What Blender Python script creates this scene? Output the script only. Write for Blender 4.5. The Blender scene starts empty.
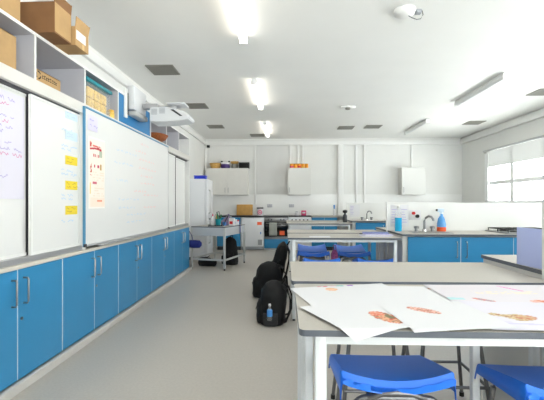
import bpy, bmesh, math, random
from mathutils import Vector, Matrix, noise
random.seed(7)
SC = bpy.context.scene
COL = SC.collection
PI = math.pi

# ------------------------------------------------------------------ materials
def lin(c):
    out = []
    for v in c:
        v = v / 255.0
        out.append(v / 12.92 if v <= 0.04045 else ((v + 0.055) / 1.055) ** 2.4)
    return (out[0], out[1], out[2], 1.0)

MATS = {}
def mat(name, rgb, rough=0.5, metal=0.0, spec=0.5, var=0.0, scale=8.0, bump=0.0, bscale=200.0,
        emit=None, estr=0.0, trans=0.0, ior=1.45, alpha=1.0, attr=None, coat=0.0):
    m = bpy.data.materials.new(name); m.use_nodes = True
    nt = m.node_tree; b = nt.nodes['Principled BSDF']
    c = lin(rgb)
    b.inputs['Base Color'].default_value = c
    b.inputs['Roughness'].default_value = rough
    b.inputs['Metallic'].default_value = metal
    b.inputs['Specular IOR Level'].default_value = spec
    b.inputs['IOR'].default_value = ior
    b.inputs['Transmission Weight'].default_value = trans
    b.inputs['Alpha'].default_value = alpha
    b.inputs['Coat Weight'].default_value = coat
    tc = nt.nodes.new('ShaderNodeTexCoord')
    if attr:
        a = nt.nodes.new('ShaderNodeAttribute'); a.attribute_name = attr
        nt.links.new(a.outputs['Color'], b.inputs['Base Color'])
    elif var > 0:
        n = nt.nodes.new('ShaderNodeTexNoise'); n.inputs['Scale'].default_value = scale
        n.inputs['Detail'].default_value = 5
        r = nt.nodes.new('ShaderNodeValToRGB')
        r.color_ramp.elements[0].position = 0.3; r.color_ramp.elements[1].position = 0.7
        r.color_ramp.elements[0].color = tuple(max(0, v * (1 - var)) for v in c[:3]) + (1,)
        r.color_ramp.elements[1].color = tuple(min(1, v * (1 + var)) for v in c[:3]) + (1,)
        nt.links.new(tc.outputs['Object'], n.inputs['Vector'])
        nt.links.new(n.outputs['Fac'], r.inputs['Fac'])
        nt.links.new(r.outputs['Color'], b.inputs['Base Color'])
    if bump > 0:
        n2 = nt.nodes.new('ShaderNodeTexNoise'); n2.inputs['Scale'].default_value = bscale
        bp = nt.nodes.new('ShaderNodeBump'); bp.inputs['Strength'].default_value = bump
        bp.inputs['Distance'].default_value = 0.002
        nt.links.new(tc.outputs['Object'], n2.inputs['Vector'])
        nt.links.new(n2.outputs['Fac'], bp.inputs['Height'])
        nt.links.new(bp.outputs['Normal'], b.inputs['Normal'])
    if emit:
        b.inputs['Emission Color'].default_value = lin(emit)
        b.inputs['Emission Strength'].default_value = estr
    MATS[name] = m
    return m

def glass_mat(name):
    m = bpy.data.materials.new(name); m.use_nodes = True
    nt = m.node_tree
    for n in list(nt.nodes): nt.nodes.remove(n)
    o = nt.nodes.new('ShaderNodeOutputMaterial'); mx = nt.nodes.new('ShaderNodeMixShader')
    t = nt.nodes.new('ShaderNodeBsdfTransparent'); g = nt.nodes.new('ShaderNodeBsdfGlossy')
    g.inputs['Roughness'].default_value = 0.02
    t.inputs['Color'].default_value = (0.96, 0.98, 0.97, 1)
    mx.inputs[0].default_value = 0.05
    nt.links.new(t.outputs[0], mx.inputs[1])
    nt.links.new(g.outputs[0], mx.inputs[2]); nt.links.new(mx.outputs[0], o.inputs[0])
    MATS[name] = m
    return m

M_wall = mat('wall_paint', (226, 226, 223), 0.7, var=0.015, scale=3, bump=0.05, bscale=120)
M_panelwall = mat('wall_panel_paint', (212, 212, 210), 0.6, var=0.015, scale=3)
M_ceil = mat('ceiling_paint', (240, 240, 237), 0.85, var=0.012, scale=2, bump=0.05, bscale=150)
M_floor = mat('vinyl_floor', (190, 184, 176), 0.38, spec=0.35, var=0.05, scale=60, bump=0.03, bscale=300)
M_skirt = mat('cove_skirting', (205, 202, 198), 0.4, var=0.02)
M_tile = mat('white_splash', (238, 238, 236), 0.25, var=0.01)
M_white = mat('white_laminate', (232, 232, 230), 0.4, var=0.01)
M_screen = mat('screen_laminate', (229, 229, 226), 0.45)
M_offwhite = mat('cream_laminate', (216, 214, 209), 0.45, var=0.015)
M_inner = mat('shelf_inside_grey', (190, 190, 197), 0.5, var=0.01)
M_blue = mat('blue_laminate', (54, 138, 188), 0.33, spec=0.5, var=0.02, scale=5)
M_bluepanel = mat('blue_board', (40, 120, 175), 0.5, var=0.02)
M_seam = mat('edge_strip_pale', (196, 210, 222), 0.4)
M_board = mat('whiteboard_enamel', (230, 230, 229), 0.16, spec=0.5)
M_boardframe = mat('blue_frame', (84, 144, 182), 0.35)
M_steel = mat('brushed_steel', (150, 151, 153), 0.36, metal=1.0, bump=0.05, bscale=400)
M_chrome = mat('chrome', (205, 205, 205), 0.15, metal=1.0)
M_alu = mat('aluminium', (190, 190, 192), 0.38, metal=0.7)
M_track = mat('dark_track', (62, 62, 66), 0.5)
M_ledge = mat('grey_ledge', (205, 200, 190), 0.5)
M_top = mat('worktop_beige', (184, 179, 171), 0.42, spec=0.4, var=0.03, scale=90)
M_edge = mat('worktop_edge_grey', (92, 97, 106), 0.5)
M_darktop = mat('dark_worktop', (46, 46, 50), 0.35)
M_frame = mat('white_powder_coat', (216, 220, 223), 0.38)
M_greyframe = mat('grey_powder_coat', (190, 192, 192), 0.45)
M_greypanel = mat('grey_apron', (188, 191, 196), 0.5)
M_stool = mat('blue_polypropylene', (20, 116, 234), 0.36, spec=0.5, bump=0.08, bscale=700)
M_tube = mat('grey_steel_tube', (112, 112, 114), 0.35, metal=0.6)
M_rubber = mat('black_rubber', (22, 22, 23), 0.7)
M_black = mat('black_plastic', (20, 20, 22), 0.4)
M_blackfab = mat('black_nylon', (14, 14, 16), 0.75, var=0.25, scale=14, bump=0.5, bscale=260)
M_greyfab = mat('charcoal_nylon', (44, 44, 46), 0.8, bump=0.5, bscale=300)
M_webbing = mat('grey_webbing', (150, 150, 148), 0.8)
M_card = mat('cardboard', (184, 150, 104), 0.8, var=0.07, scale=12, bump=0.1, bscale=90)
M_cardD = mat('shade_brown_card', (136, 98, 64), 0.8, var=0.07, scale=12, bump=0.1, bscale=90)  # cardboard darkened to paint the shaded side of the tall box
M_tape = mat('packing_tape', (206, 172, 118), 0.35)
M_ink = mat('black_ink', (40, 34, 30), 0.8)
M_paper = mat('white_paper', (222, 222, 225), 0.7)
M_drawn = mat('drawn_paper', (240, 240, 240), 0.7, attr='Col')
M_yellow = mat('yellow_card', (240, 214, 60), 0.7)
M_paleblue = mat('pale_blue_card', (205, 224, 240), 0.7)
M_proj = mat('projector_white', (212, 214, 217), 0.35)
M_vent = mat('vent_grey', (138, 136, 128), 0.6)
M_ventD = mat('vent_dark', (84, 83, 78), 0.7)
M_lamp = mat('lamp_lit', (255, 252, 244), 0.4, emit=(255, 248, 236), estr=3.6)
M_lampoff = mat('lamp_unlit', (236, 238, 238), 0.3)
M_teal = mat('teal_plastic', (22, 134, 148), 0.3)
M_clear = mat('clear_plastic', (225, 228, 230), 0.25, alpha=0.25)
M_yel2 = mat('yellow_packets', (236, 190, 92), 0.5, var=0.35, scale=30)
M_mustard = mat('mustard_lid', (222, 172, 60), 0.4)
M_wicker = mat('wicker', (200, 158, 88), 0.7, var=0.3, scale=60, bump=0.6, bscale=120)
M_copper = mat('brown_basketry', (150, 84, 44), 0.5, var=0.3, scale=50, bump=0.5, bscale=120)
M_wood = mat('chopping_wood', (205, 156, 82), 0.5, var=0.12, scale=10)
M_purple = mat('purple_plastic', (66, 38, 112), 0.4)
M_royal = mat('royal_blue_plastic', (30, 56, 200), 0.4)
M_navy = mat('navy_fabric', (24, 38, 118), 0.7, bump=0.3, bscale=200)
M_lilac = mat('lilac_plastic', (184, 196, 244), 0.4)
M_lilacp = mat('lilac_paper', (216, 212, 236), 0.7)
M_orange = mat('orange_label', (244, 104, 60), 0.6)
M_orangeb = mat('orange_box', (240, 158, 40), 0.6)
M_red = mat('red_plastic', (206, 34, 38), 0.4)
M_pink = mat('pink_print', (218, 82, 128), 0.6)
M_pinkfab = mat('pink_fabric', (166, 84, 140), 0.7, var=0.4, scale=60)
M_applwhite = mat('appliance_white', (230, 232, 236), 0.3)
M_ovenglass = mat('oven_glass', (16, 16, 18), 0.1)
M_towel = mat('grey_towel', (172, 176, 170), 0.9, bump=0.5, bscale=200)
M_greymark = mat('grey_print', (160, 164, 170), 0.7)
M_bluemark = mat('blue_print', (70, 140, 210), 0.7)
M_liqblue = mat('blue_liquid', (40, 178, 232), 0.2, alpha=0.95)
M_sprayblue = mat('blue_spray_liquid', (90, 160, 226), 0.2)
M_blind = mat('roller_blind', (236, 237, 236), 0.8)
_nt = M_blind.node_tree; _tr = _nt.nodes.new('ShaderNodeBsdfTranslucent'); _mx = _nt.nodes.new('ShaderNodeMixShader')
_tr.inputs[0].default_value = (.8, .8, .79, 1); _mx.inputs[0].default_value = .12
_nt.links.new(_nt.nodes['Principled BSDF'].outputs[0], _mx.inputs[1]); _nt.links.new(_tr.outputs[0], _mx.inputs[2])
_nt.links.new(_mx.outputs[0], _nt.nodes['Material Output'].inputs[0])
M_winframe = mat('window_upvc', (244, 245, 245), 0.4)
M_glass = glass_mat('window_glass')
M_terr = mat('concrete_ground', (190, 190, 185), 0.9, var=0.05)
M_green = mat('green_plastic', (60, 120, 80), 0.5)
M_mauve = mat('mauve_bag', (136, 120, 150), 0.7, var=0.2, scale=40)
M_darkgrey = mat('dark_grey_plastic', (60, 62, 66), 0.5)
M_penblue = mat('marker_blue', (178, 204, 228), 0.5)
M_penred = mat('marker_red', (232, 176, 172), 0.5)
M_penlilac = mat('marker_lilac', (176, 164, 212), 0.5)
M_penpink = mat('marker_pink', (214, 130, 176), 0.5)

# ------------------------------------------------------------------ mesh builder
class MB:
    def __init__(s): s.bm = bmesh.new()
    def _set(s, faces, m):
        for f in faces: f.material_index = m
    def box(s, x0, x1, y0, y1, z0, z1, m=0, bev=0.0, seg=2, T=None):
        vs = [s.bm.verts.new((x, y, z)) for x in (x0, x1) for y in (y0, y1) for z in (z0, z1)]
        idx = [(0, 1, 3, 2), (4, 6, 7, 5), (0, 4, 5, 1), (2, 3, 7, 6), (0, 2, 6, 4), (1, 5, 7, 3)]
        fs = [s.bm.faces.new([vs[i] for i in q]) for q in idx]
        s._set(fs, m)
        if T is not None: bmesh.ops.transform(s.bm, matrix=T, verts=vs)
        if bev > 0:
            es = list({e for f in fs for e in f.edges})
            r = bmesh.ops.bevel(s.bm, geom=es, offset=bev, segments=seg, affect='EDGES', profile=0.5)
            s._set(r['faces'], m)
        return s
    def ring(s, c, ax, r, n, ry=None):
        ax = ax.normalized()
        up = Vector((0, 0, 1)) if abs(ax.z) < 0.95 else Vector((1, 0, 0))
        u = ax.cross(up).normalized(); v = u.cross(ax)
        ry = r if ry is None else ry
        return [s.bm.verts.new(c + u * (r * math.cos(2 * PI * i / n)) + v * (ry * math.sin(2 * PI * i / n))) for i in range(n)]
    def skin(s, rings, m=0, cap=True, closed=False):
        n = len(rings[0]); fs = []
        R = rings + ([rings[0]] if closed else [])
        for a, b in zip(R, R[1:]):
            for i in range(n):
                j = (i + 1) % n
                try: fs.append(s.bm.faces.new((a[i], a[j], b[j], b[i])))
                except ValueError: pass
        if cap and not closed:
            for r in (rings[0], rings[-1]):
                try: fs.append(s.bm.faces.new(r))
                except ValueError: pass
        s._set(fs, m)
        return s
    def tube(s, pts, r, m=0, n=8, closed=False, ry=None):
        P = [Vector(p) for p in pts]; rings = []
        L = len(P)
        rr = r if isinstance(r, (list, tuple)) else [r] * L
        for i, p in enumerate(P):
            if closed: d = P[(i + 1) % L] - P[i - 1]
            elif i == 0: d = P[1] - P[0]
            elif i == L - 1: d = P[-1] - P[-2]
            else: d = (P[i + 1] - p).normalized() + (p - P[i - 1]).normalized()
            rings.append(s.ring(p, d, rr[i], n, ry))
        return s.skin(rings, m, True, closed)
    def cyl(s, p0, p1, r, m=0, n=16, r1=None):
        return s.tube([p0, p1], [r, r if r1 is None else r1], m, n)
    def lathe(s, prof, c=(0, 0, 0), m=0, n=20, sx=1, sy=1):
        rings = []
        for r, z in prof:
            rings.append([s.bm.verts.new((c[0] + sx * max(r, 1e-4) * math.cos(2 * PI * i / n), c[1] + sy * max(r, 1e-4) * math.sin(2 * PI * i / n), c[2] + z)) for i in range(n)])
        return s.skin(rings, m, True)
    def prism(s, poly, z0, z1, m=0, mside=None):
        a = [s.bm.verts.new((x, y, z0)) for x, y in poly]
        b = [s.bm.verts.new((x, y, z1)) for x, y in poly]
        n = len(poly)
        fs = [s.bm.faces.new(list(reversed(a))), s.bm.faces.new(b)]
        s._set(fs, m)
        side = [s.bm.faces.new((a[i], a[(i + 1) % n], b[(i + 1) % n], b[i])) for i in range(n)]
        s._set(side, m if mside is None else mside)
        return s
    def quad(s, pts, m=0):
        f = s.bm.faces.new([s.bm.verts.new(p) for p in pts]); f.material_index = m
        return s
    def supers(s, secs, e=2.6, n=28, m=0):
        # secs: (z, cx, cy, rx, ry) stacked superellipse sections
        rings = []
        for z, cx, cy, rx, ry in secs:
            rg = []
            for i in range(n):
                t = 2 * PI * i / n; c, q = math.cos(t), math.sin(t)
                rg.append(s.bm.verts.new((cx + rx * math.copysign(abs(c) ** (2 / e), c), cy + ry * math.copysign(abs(q) ** (2 / e), q), z)))
            rings.append(rg)
        return s.skin(rings, m, True)
    def build(s, name, mats, parent=None, loc=None, smooth=True, ang=0.6):
        bmesh.ops.recalc_face_normals(s.bm, faces=s.bm.faces[:])
        me = bpy.data.meshes.new(name); s.bm.to_mesh(me); s.bm.free()
        if not isinstance(mats, (list, tuple)): mats = [mats]
        for m in mats: me.materials.append(m)
        if smooth:
            me.shade_smooth(); me.set_sharp_from_angle(angle=ang)
        o = bpy.data.objects.new(name, me); COL.objects.link(o)
        if parent is not None: o.parent = parent
        if loc is not None: o.location = loc
        return o

def tag(o, label, cat, group=None):
    o['label'] = label; o['category'] = cat
    if group: o['group'] = group
    return o
DY = 0.0
def thing(name, label, cat, loc=(0, 0, 0), rz=0.0, group=None):
    loc = (loc[0], loc[1] + DY, loc[2])
    o = bpy.data.objects.new(name, None); COL.objects.link(o)
    o.empty_display_size = 0.1
    o.location = loc; o.rotation_euler = (0, 0, rz)
    return tag(o, label, cat, group)
def struct(o):
    o['kind'] = 'structure'; return o
def dup(root, loc, rz, label, group=None):
    r = root.copy(); COL.objects.link(r); r.location = loc; r.rotation_euler = (0, 0, rz); r['label'] = label
    if group: r['group'] = group
    for ch in list(root.children):
        c = ch.copy(); COL.objects.link(c); c.parent = r
        for g in list(ch.children):
            d = g.copy(); COL.objects.link(d); d.parent = c
    return r
def simple_box(name, m, x0, x1, y0, y1, z0, z1, parent=None, bev=0.0):
    return MB().box(x0, x1, y0, y1, z0, z1, 0, bev).build(name, m, parent)
def rounded(x0, x1, y0, y1, r, n=4):
    P = []
    for cx, cy, a in ((x1 - r, y1 - r, 0), (x0 + r, y1 - r, 90), (x0 + r, y0 + r, 180), (x1 - r, y0 + r, 270)):
        for k in range(n + 1):
            t = math.radians(a + 90 * k / n)
            P.append((cx + r * math.cos(t), cy + r * math.sin(t)))
    return P

# ------------------------------------------------------------------ the room
XL, XR, YF, YB, ZC = -2.2, 4.8, 10.47, -2.6, 3.0
struct(simple_box('floor', M_floor, XL - .2, XR + .2, YB - .2, YF + .2, -.1, 0))
struct(simple_box('ceiling', M_ceil, XL - .2, XR + .2, YB - .2, YF + .2, ZC, ZC + .1))
struct(simple_box('wall_left', M_wall, XL - .15, XL, YB, YF, 0, ZC))
# back wall: plaster, darker panels between the conduits, white splash band above the worktop
struct(simple_box('wall_back', M_wall, XL, XR, YF, YF + .15, 0, ZC))
struct(simple_box('trim_1', M_tile, XL + .02, XR - .02, YF - .012, YF, .9, 1.47))
# right wall with three window openings
WIN = [(6.46, 9.31), (3.06, 5.91), (-0.34, 2.51)]
Z0, Z1 = 1.235, 2.46
w = MB()
w.box(XR, XR + .25, YB, YF, 0, Z0); w.box(XR, XR + .25, YB, YF, Z1, ZC)
ys = [YB] + sum([[a, b] for a, b in sorted(WIN)], []) + [YF]
for i in range(0, len(ys), 2): w.box(XR, XR + .25, ys[i], ys[i + 1], Z0, Z1)
struct(w.build('wall_right', M_wall, smooth=False))
# rear wall behind the photographer, with a wide window
w = MB()
w.box(XL, XR, YB - .25, YB, 0, .9); w.box(XL, XR, YB - .25, YB, 2.6, ZC)
w.box(XL, .8, YB - .25, YB, .9, 2.6); w.box(4.3, XR, YB - .25, YB, .9, 2.6)
struct(w.build('wall_rear', M_wall, smooth=False))
def window(n, y0, y1, mull, blind):
    f = MB(); X0, X1 = XR + .03, XR + .09
    f.box(X0, X1, y0, y1, Z0, Z0 + .05); f.box(X0, X1, y0, y1, Z1 - .05, Z1)
    f.box(X0, X1, y0, y0 + .07, Z0 + .05, Z1 - .05); f.box(X0 - .03, X1, y1 - .15, y1, Z0 + .05, Z1 - .05)
    for ym in mull: f.box(X0, X1, ym - .06, ym + .06, Z0 + .05, Z1 - .05)
    f.box(X0 + .005, X1 - .005, y0 + .05, y1 - .05, 1.655, 1.745)
    o = struct(f.build('window_%d' % n, M_winframe, smooth=False))
    g = simple_box('glass', M_glass, XR + .055, XR + .061, y0 + .05, y1 - .05, Z0 + .05, Z1 - .05, o)
    simple_box('sill', M_white, XR - .03, XR + .03, y0 - .03, y1 + .03, Z0 - .03, Z0, o)
    b = MB(); b.box(XR + .012, XR + .016, y0 + .03, y1 - .03, blind, Z1 - .02); b.cyl((XR + .014, y0 + .03, blind), (XR + .014, y1 - .03, blind), .008)
    b.build('blind', M_blind, o)
    MB().box(XR - .02, XR + .02, y0 - .05, y1 + .05, Z1 - .01, Z1 + .03, 0, .004).build('blind_rail', M_alu, o)
window(1, 6.46, 9.31, [7.22, 8.27], 2.08)
window(2, 3.06, 5.91, [4.0, 4.95], 2.2)
window(3, -.34, 2.51, [.6, 1.55], 1.95)
f = MB()
for a in (.8, 2.5, 4.25): f.box(a, a + .05, YB - .12, YB - .06, .9, 2.6)
f.box(.8, 4.3, YB - .12, YB - .06, .9, .95); f.box(.8, 4.3, YB - .12, YB - .06, 2.55, 2.6)
o = struct(f.build('window_4', M_winframe, smooth=False))
simple_box('glass', M_glass, .82, 4.28, YB - .095, YB - .089, .93, 2.57, o)
# mouldings and conduits
struct(MB().box(XL, XR, YF - .07, YF, 2.82, 2.93, 0, .006).build('trim_2', M_white))
struct(MB().box(XR - .09, XR, YB, YF - .07, 2.82, 2.95, 0, .006).build('trim_3', M_white))
struct(MB().box(XL, XL + .05, YB, YF - .07, 2.82, 2.92, 0, .006).build('trim_4', M_white))
struct(MB().box(1.44, 1.59, YF - .09, YF - .012, 0, 2.82, 0, .006).build('trim_5', M_white))
struct(MB().box(XL + .0, XL + .06, YF - .12, YF - .06, 0, 2.82, 0, .006).build('trim_6', M_white))
n = 7
for x, z in ((-.845, 1.2), (1.92, 1.25), (2.14, 1.25), (3.42, 2.2), (.12, 2.2), (.33, 2.2), (.46, 2.2)):
    struct(MB().box(x, x + .05, YF - .035, YF - .012, z, 2.82, 0, .004).build('trim_%d' % n, M_white)); n += 1
struct(simple_box('wall_panel', M_panelwall, -.78, .1, YF - .02, YF, 1.48, 2.82))
b = MB()
b.box(-1.745, -1.70, YB, 6.93, 0, .062, 0, .012, 2)
struct(b.build('baseboard_left', M_skirt))
struct(MB().box(XL, XL + .02, 6.95, YF, 0, .1, 0, .004).build('baseboard_wall', M_skirt))

# ------------------------------------------------------------------ ceiling fittings
def lamp(name, x, y0, y1, lit, label):
    t = thing(name, label, 'ceiling light', (x, (y0 + y1) / 2, ZC), 0, 'tube lights on the ceiling')
    L = (y1 - y0) / 2
    MB().box(-.035, .035, -L, L, -.03, 0, 0, .004).build('housing', M_white, t)
    for s_ in (-1, 1): MB().box(-.045, .045, min(s_ * L, s_ * (L - .03)), max(s_ * L, s_ * (L - .03)), -.09, -.028, 0, .006).build('end_cap', M_white, t)
    d = MB(); P = []
    for k in range(9):
        a = PI + PI * k / 8; P.append((.042 * math.cos(a), -.034 + .05 * math.sin(a)))
    r1 = [d.bm.verts.new((px, -L + .03, pz)) for px, pz in P]; r2 = [d.bm.verts.new((px, L - .03, pz)) for px, pz in P]
    d.skin([r1, r2]); d.build('diffuser', M_lamp if lit else M_lampoff, t)
    return t
lamp('ceiling_tube_light', -.44, 2.54, 4.04, True, 'lit tube light on ceiling, largest and nearest of the glowing row')
lamp('ceiling_tube_light', -.44, 5.38, 6.88, True, 'lit tube light, middle one of the glowing ceiling row')
lamp('ceiling_tube_light', -.44, 8.2, 9.7, True, 'lit tube light at the far end of the glowing ceiling row')
lamp('ceiling_tube_light', 3.0, 5.25, 6.75, False, 'unlit tube light on the window side, the larger nearer one')
lamp('ceiling_tube_light', 3.0, 8.1, 9.5, False, 'unlit tube light on the window side, the smaller farther one')
def vent(x, y, label, s=.18):
    t = thing('ceiling_vent', label, 'vent', (x, y, ZC), 0, 'grey square vents in the ceiling')
    f = MB()
    f.box(-s, s, -s, -s + .022, -.012, 0); f.box(-s, s, s - .022, s, -.012, 0)
    f.box(-s, -s + .022, -s + .022, s - .022, -.012, 0); f.box(s - .022, s, -s + .022, s - .022, -.012, 0)
    f.build('frame', M_vent, t, smooth=False)
    simple_box('backing', M_ventD, -s + .02, s - .02, -s + .02, s - .02, -.004, -.001, t)
    g = MB()
    for k in range(9):
        y_ = -s + .045 + k * (2 * s - .09) / 8
        g.box(-s + .02, s - .02, y_ - .011, y_ + .011, -.010, -.005, T=None)
    g.build('grille', M_vent, t, smooth=False)
vent(-1.62, 5.0, 'grey ceiling vent above the whiteboard, largest of the vents')
vent(-1.6, 6.87, 'grey ceiling vent above the right side of the projector')
vent(-1.6, 8.73, 'small grey ceiling vent between projector and far left corner')
vent(-.72, 9.87, 'smallest grey vent beside the farthest lit tube light')
vent(1.42, 8.96, 'grey vent just beyond the ceiling smoke detector, left one of a pair')
vent(2.03, 8.86, 'grey vent right of its twin beyond the ceiling smoke detector')
vent(4.15, 8.5, 'grey vent near the far right ceiling corner')
vent(4.13, 6.2, 'grey vent cut by the picture edge above the window')
t = thing('ceiling_dome_sensor', 'white dome sensor with a looped grey cable on the ceiling', 'sensor', (1.1, 3.54, ZC))
MB().lathe([(.10, 0), (.10, -.012), (.092, -.03), (.07, -.05), (.035, -.062), (0, -.064)]).build('dome', M_white, t)
MB().box(.1, .15, -.025, .025, -.035, 0, 0, .004).build('junction', M_greymark, t)
MB().tube([(.16, .0, -.005), (.165, -.01, -.05), (.14, -.02, -.09), (.1, -.03, -.1), (.06, -.03, -.085), (.03, -.02, -.06)], .0035, n=6).build('cable', M_darkgrey, t)
t = thing('smoke_detector', 'small white smoke detector on the ceiling before the paired vents', 'smoke detector', (1.15, 7.0, ZC))
MB().lathe([(.06, 0), (.06, -.02), (.055, -.03)]).build('base', M_white, t)
MB().lathe([(.05, -.03), (.048, -.05), (.035, -.06), (0, -.062)]).build('head', M_vent, t)
for s_ in (-1, 1): MB().box(s_ * .09 - .05, s_ * .09 + .05, -.05, .05, -.03 - .02 * (s_ > 0), 0, 0, .01).build('bracket', M_white, t)
t = thing('wall_sensor', 'tiny black sensor high in the far left corner', 'sensor', (-2.09, 10.30, 2.74))
MB().box(-.04, .04, -.03, .03, 0, .07, 0, .01).build('body', M_black, t)
MB().cyl((0, .03, .035), (0, .1, .035), .012).build('bracket', M_black, t)

# ------------------------------------------------------------------ handles and cupboards
DY = -.06      # the fitted wall run starts six centimetres nearer
def d_handle(parent, c, out, z0, z1, mt=M_steel):
    """D bar handle at c=(x,y), standing 'out' (unit xy vector) from a door"""
    ox, oy = out[0] * .035, out[1] * .035
    x, y = c
    m = MB()
    pts = [(x, y, z0 + .008), (x + ox * .8, y + oy * .8, z0 + .008), (x + ox, y + oy, z0 + .02), (x + ox, y + oy, z1 - .02), (x + ox * .8, y + oy * .8, z1 - .008), (x, y, z1 - .008)]
    m.tube(pts, .0065, n=8)
    return m.build('handle', mt, parent)
WHICH = ['blue double cupboard at the near end of the left wall', 'blue double cupboard below the sliding board with yellow notes',
         'blue double cupboard under the near half of the big whiteboard', 'blue double cupboard under the far half of the big whiteboard',
         'blue double cupboard at the far end of the left run, by the grey table']
Yc = [1.98, 2.98, 3.98, 4.98, 5.98, 6.93]
for i in range(5):
    y0, y1 = Yc[i], Yc[i + 1]; ym = (y0 + y1) / 2
    t = thing('base_cupboard', WHICH[i], 'cupboard', (-1.76, ym, 0), 0, 'blue cupboards along the left wall')
    L = (y1 - y0) / 2
    b = MB(); b.box(-.43, -.004, -L + .001, L - .001, .062, .785)
    b.box(-.005, .017, -L + .001, -L + .006, .066, .787); b.box(-.005, .017, L - .006, L - .001, .066, .787); b.box(-.005, .017, -.004, .004, .066, .787)
    b.build('carcass', M_seam, t, smooth=False)
    for s_ in (-1, 1):
        a, c = (-L + .0065, -.0045) if s_ < 0 else (.0045, L - .0065)
        d = MB().box(-.002, .018, a, c, .066, .787, 0, .0015, 1).build('door', M_blue, t)
        d_handle(d, (.018, s_ * .055), (1, 0), .55, .735)
    MB().cyl((.018, .035, .46), (.024, .035, .46), .011).build('lock', M_steel, t)

DY = -.035
# the long teaching wall above: one fitted shelf unit with open compartments
U = thing('shelf_unit', 'long cream wall unit of open top compartments above sliding boards', 'shelf unit', (-1.76, 4.45, .79))
def ub(name, m, x0, x1, y0, y1, z0, z1, bev=0.0):
    return MB().box(x0 + 1.76, x1 + 1.76, y0 - 4.45, y1 - 4.45, z0 - .79, z1 - .79, 0, bev).build(name, m, U)
ub('ledge', M_ledge, -2.19, -1.735, 1.98, 6.93, .79, .818, .003)
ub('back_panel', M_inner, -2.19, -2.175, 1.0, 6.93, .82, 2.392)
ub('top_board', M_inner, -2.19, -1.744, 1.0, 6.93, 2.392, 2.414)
ub('front_edging', M_white, -1.744, -1.74, 1.0, 6.93, 2.392, 2.414)
ub('header_rail', M_offwhite, -2.17, -1.74, 1.0, 6.93, 2.0, 2.087, .002)
r = MB(); r.box(-.0, .012, -3.4, 2.48, 1.225, 1.245, 0, .002); r.box(0, .016, -3.4, 2.48, 1.27, 1.285, 0, .002)
r.build('rail_bead', M_offwhite, U)
ub('bottom_track', M_alu, -1.86, -1.755, 1.98, 3.3, .82, .858)
ub('bottom_track', M_alu, -1.86, -1.755, 5.58, 6.9, .82, .858)
ub('top_track', M_track, -1.85, -1.775, 1.0, 6.9, 1.985, 2.0)
for y in (1.3, 1.97, 2.63, 3.29, 3.95, 4.91, 5.57, 6.22):
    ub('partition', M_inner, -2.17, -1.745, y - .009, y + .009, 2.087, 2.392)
    ub('front_edging', M_white, -1.745, -1.741, y - .009, y + .009, 2.087, 2.392)
ub('side_panel', M_white, -2.17, -1.742, 6.905, 6.93, .82, 2.392)
ub('jamb', M_white, -1.86, -1.745, 3.26, 3.3, .82, 2.0)
ub('jamb', M_white, -1.86, -1.745, 5.565, 5.595, .82, 2.0)
ub('mount_panel', M_bluepanel, -1.765, -1.75, 3.96, 4.9, 2.087, 2.392)
# sliding boards
def slide(name, x, y0, y1, label, edge):
    t = thing(name, label, 'sliding board', (x, (y0 + y1) / 2, .858), 0, 'sliding white boards in the wall unit')
    L = (y1 - y0) / 2; H = 1.985 - .858
    MB().box(-.012, .0, -L + .012, L - .012, .012, H - .012).build('panel', M_board, t, smooth=False)
    f = MB(); f.box(-.014, .005, -L, -L + .02, 0, H, 0); f.box(-.014, .005, L - .02, L, 0, H, 0 if not edge else 1)
    f.box(-.014, .005, -L + .02, L - .02, 0, .02); f.box(-.014, .005, -L + .02, L - .02, H - .016, H)
    f.build('frame', [M_white, M_track], t, smooth=False)
    return t
SB1 = slide('sliding_board', -1.815, 1.4, 2.655, 'sliding white board covered in faint lilac drawings, at the near left', True)
SB2 = slide('sliding_board', -1.775, 2.625, 3.262, 'sliding white board carrying a column of yellow and blue notes', False)
SB3 = slide('sliding_board', -1.775, 5.6, 6.14, 'blank sliding white board touching the far edge of the big whiteboard', True)
SB4 = slide('sliding_board', -1.815, 6.1, 6.86, 'blank sliding white board at the far end of the wall unit', False)
def ribbon(m, pts, wd, x, mi=0):
    for (a, b) in zip(pts, pts[1:]):
        d = Vector((b[0] - a[0], b[1] - a[1])); 
        if d.length < 1e-5: continue
        nrm = Vector((-d.y, d.x)).normalized() * wd / 2
        m.quad([(x, a[0] + nrm.x, a[1] + nrm.y), (x, a[0] - nrm.x, a[1] - nrm.y), (x, b[0] - nrm.x, b[1] - nrm.y), (x, b[0] + nrm.x, b[1] + nrm.y)], mi)
def scribble(m, y0, z, length, h, x, mi=0, wd=.005):
    y = y0
    while y < y0 + length:
        wl = random.uniform(.04, .11); pts = []
        k = int(wl / .008)
        for i in range(k): pts.append((y + i * .008, z + random.uniform(-.5, .5) * h))
        ribbon(m, pts, wd, x, mi); y += wl + .025
# drawing on the rear board, a big faint sheet
sh = thing('drawing_sheet', 'large lilac-tinted drawing sheet stuck to the near left sliding board', 'paper sheet', (-1.809, 2.3, 1.25))
MB().box(-.0004, .0006, -.5, .31, 0, .70).build('sheet', mat('pale_lilac_paper', (222, 219, 232), .7), sh, smooth=False)
s_ = MB()
for k in range(18): scribble(s_, random.uniform(-.3, .0), .04 + .036 * k, random.uniform(.2, .27), .026, .0016, k % 3, .0045)
ribbon(s_, [(-.05 + .12 * math.cos(a / 6), .5 + .07 * math.sin(a / 6)) for a in range(38)], .006, .0016, 1)
s_.build('handwriting', [M_penlilac, M_penpink, M_penlilac], sh, smooth=False)
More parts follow.
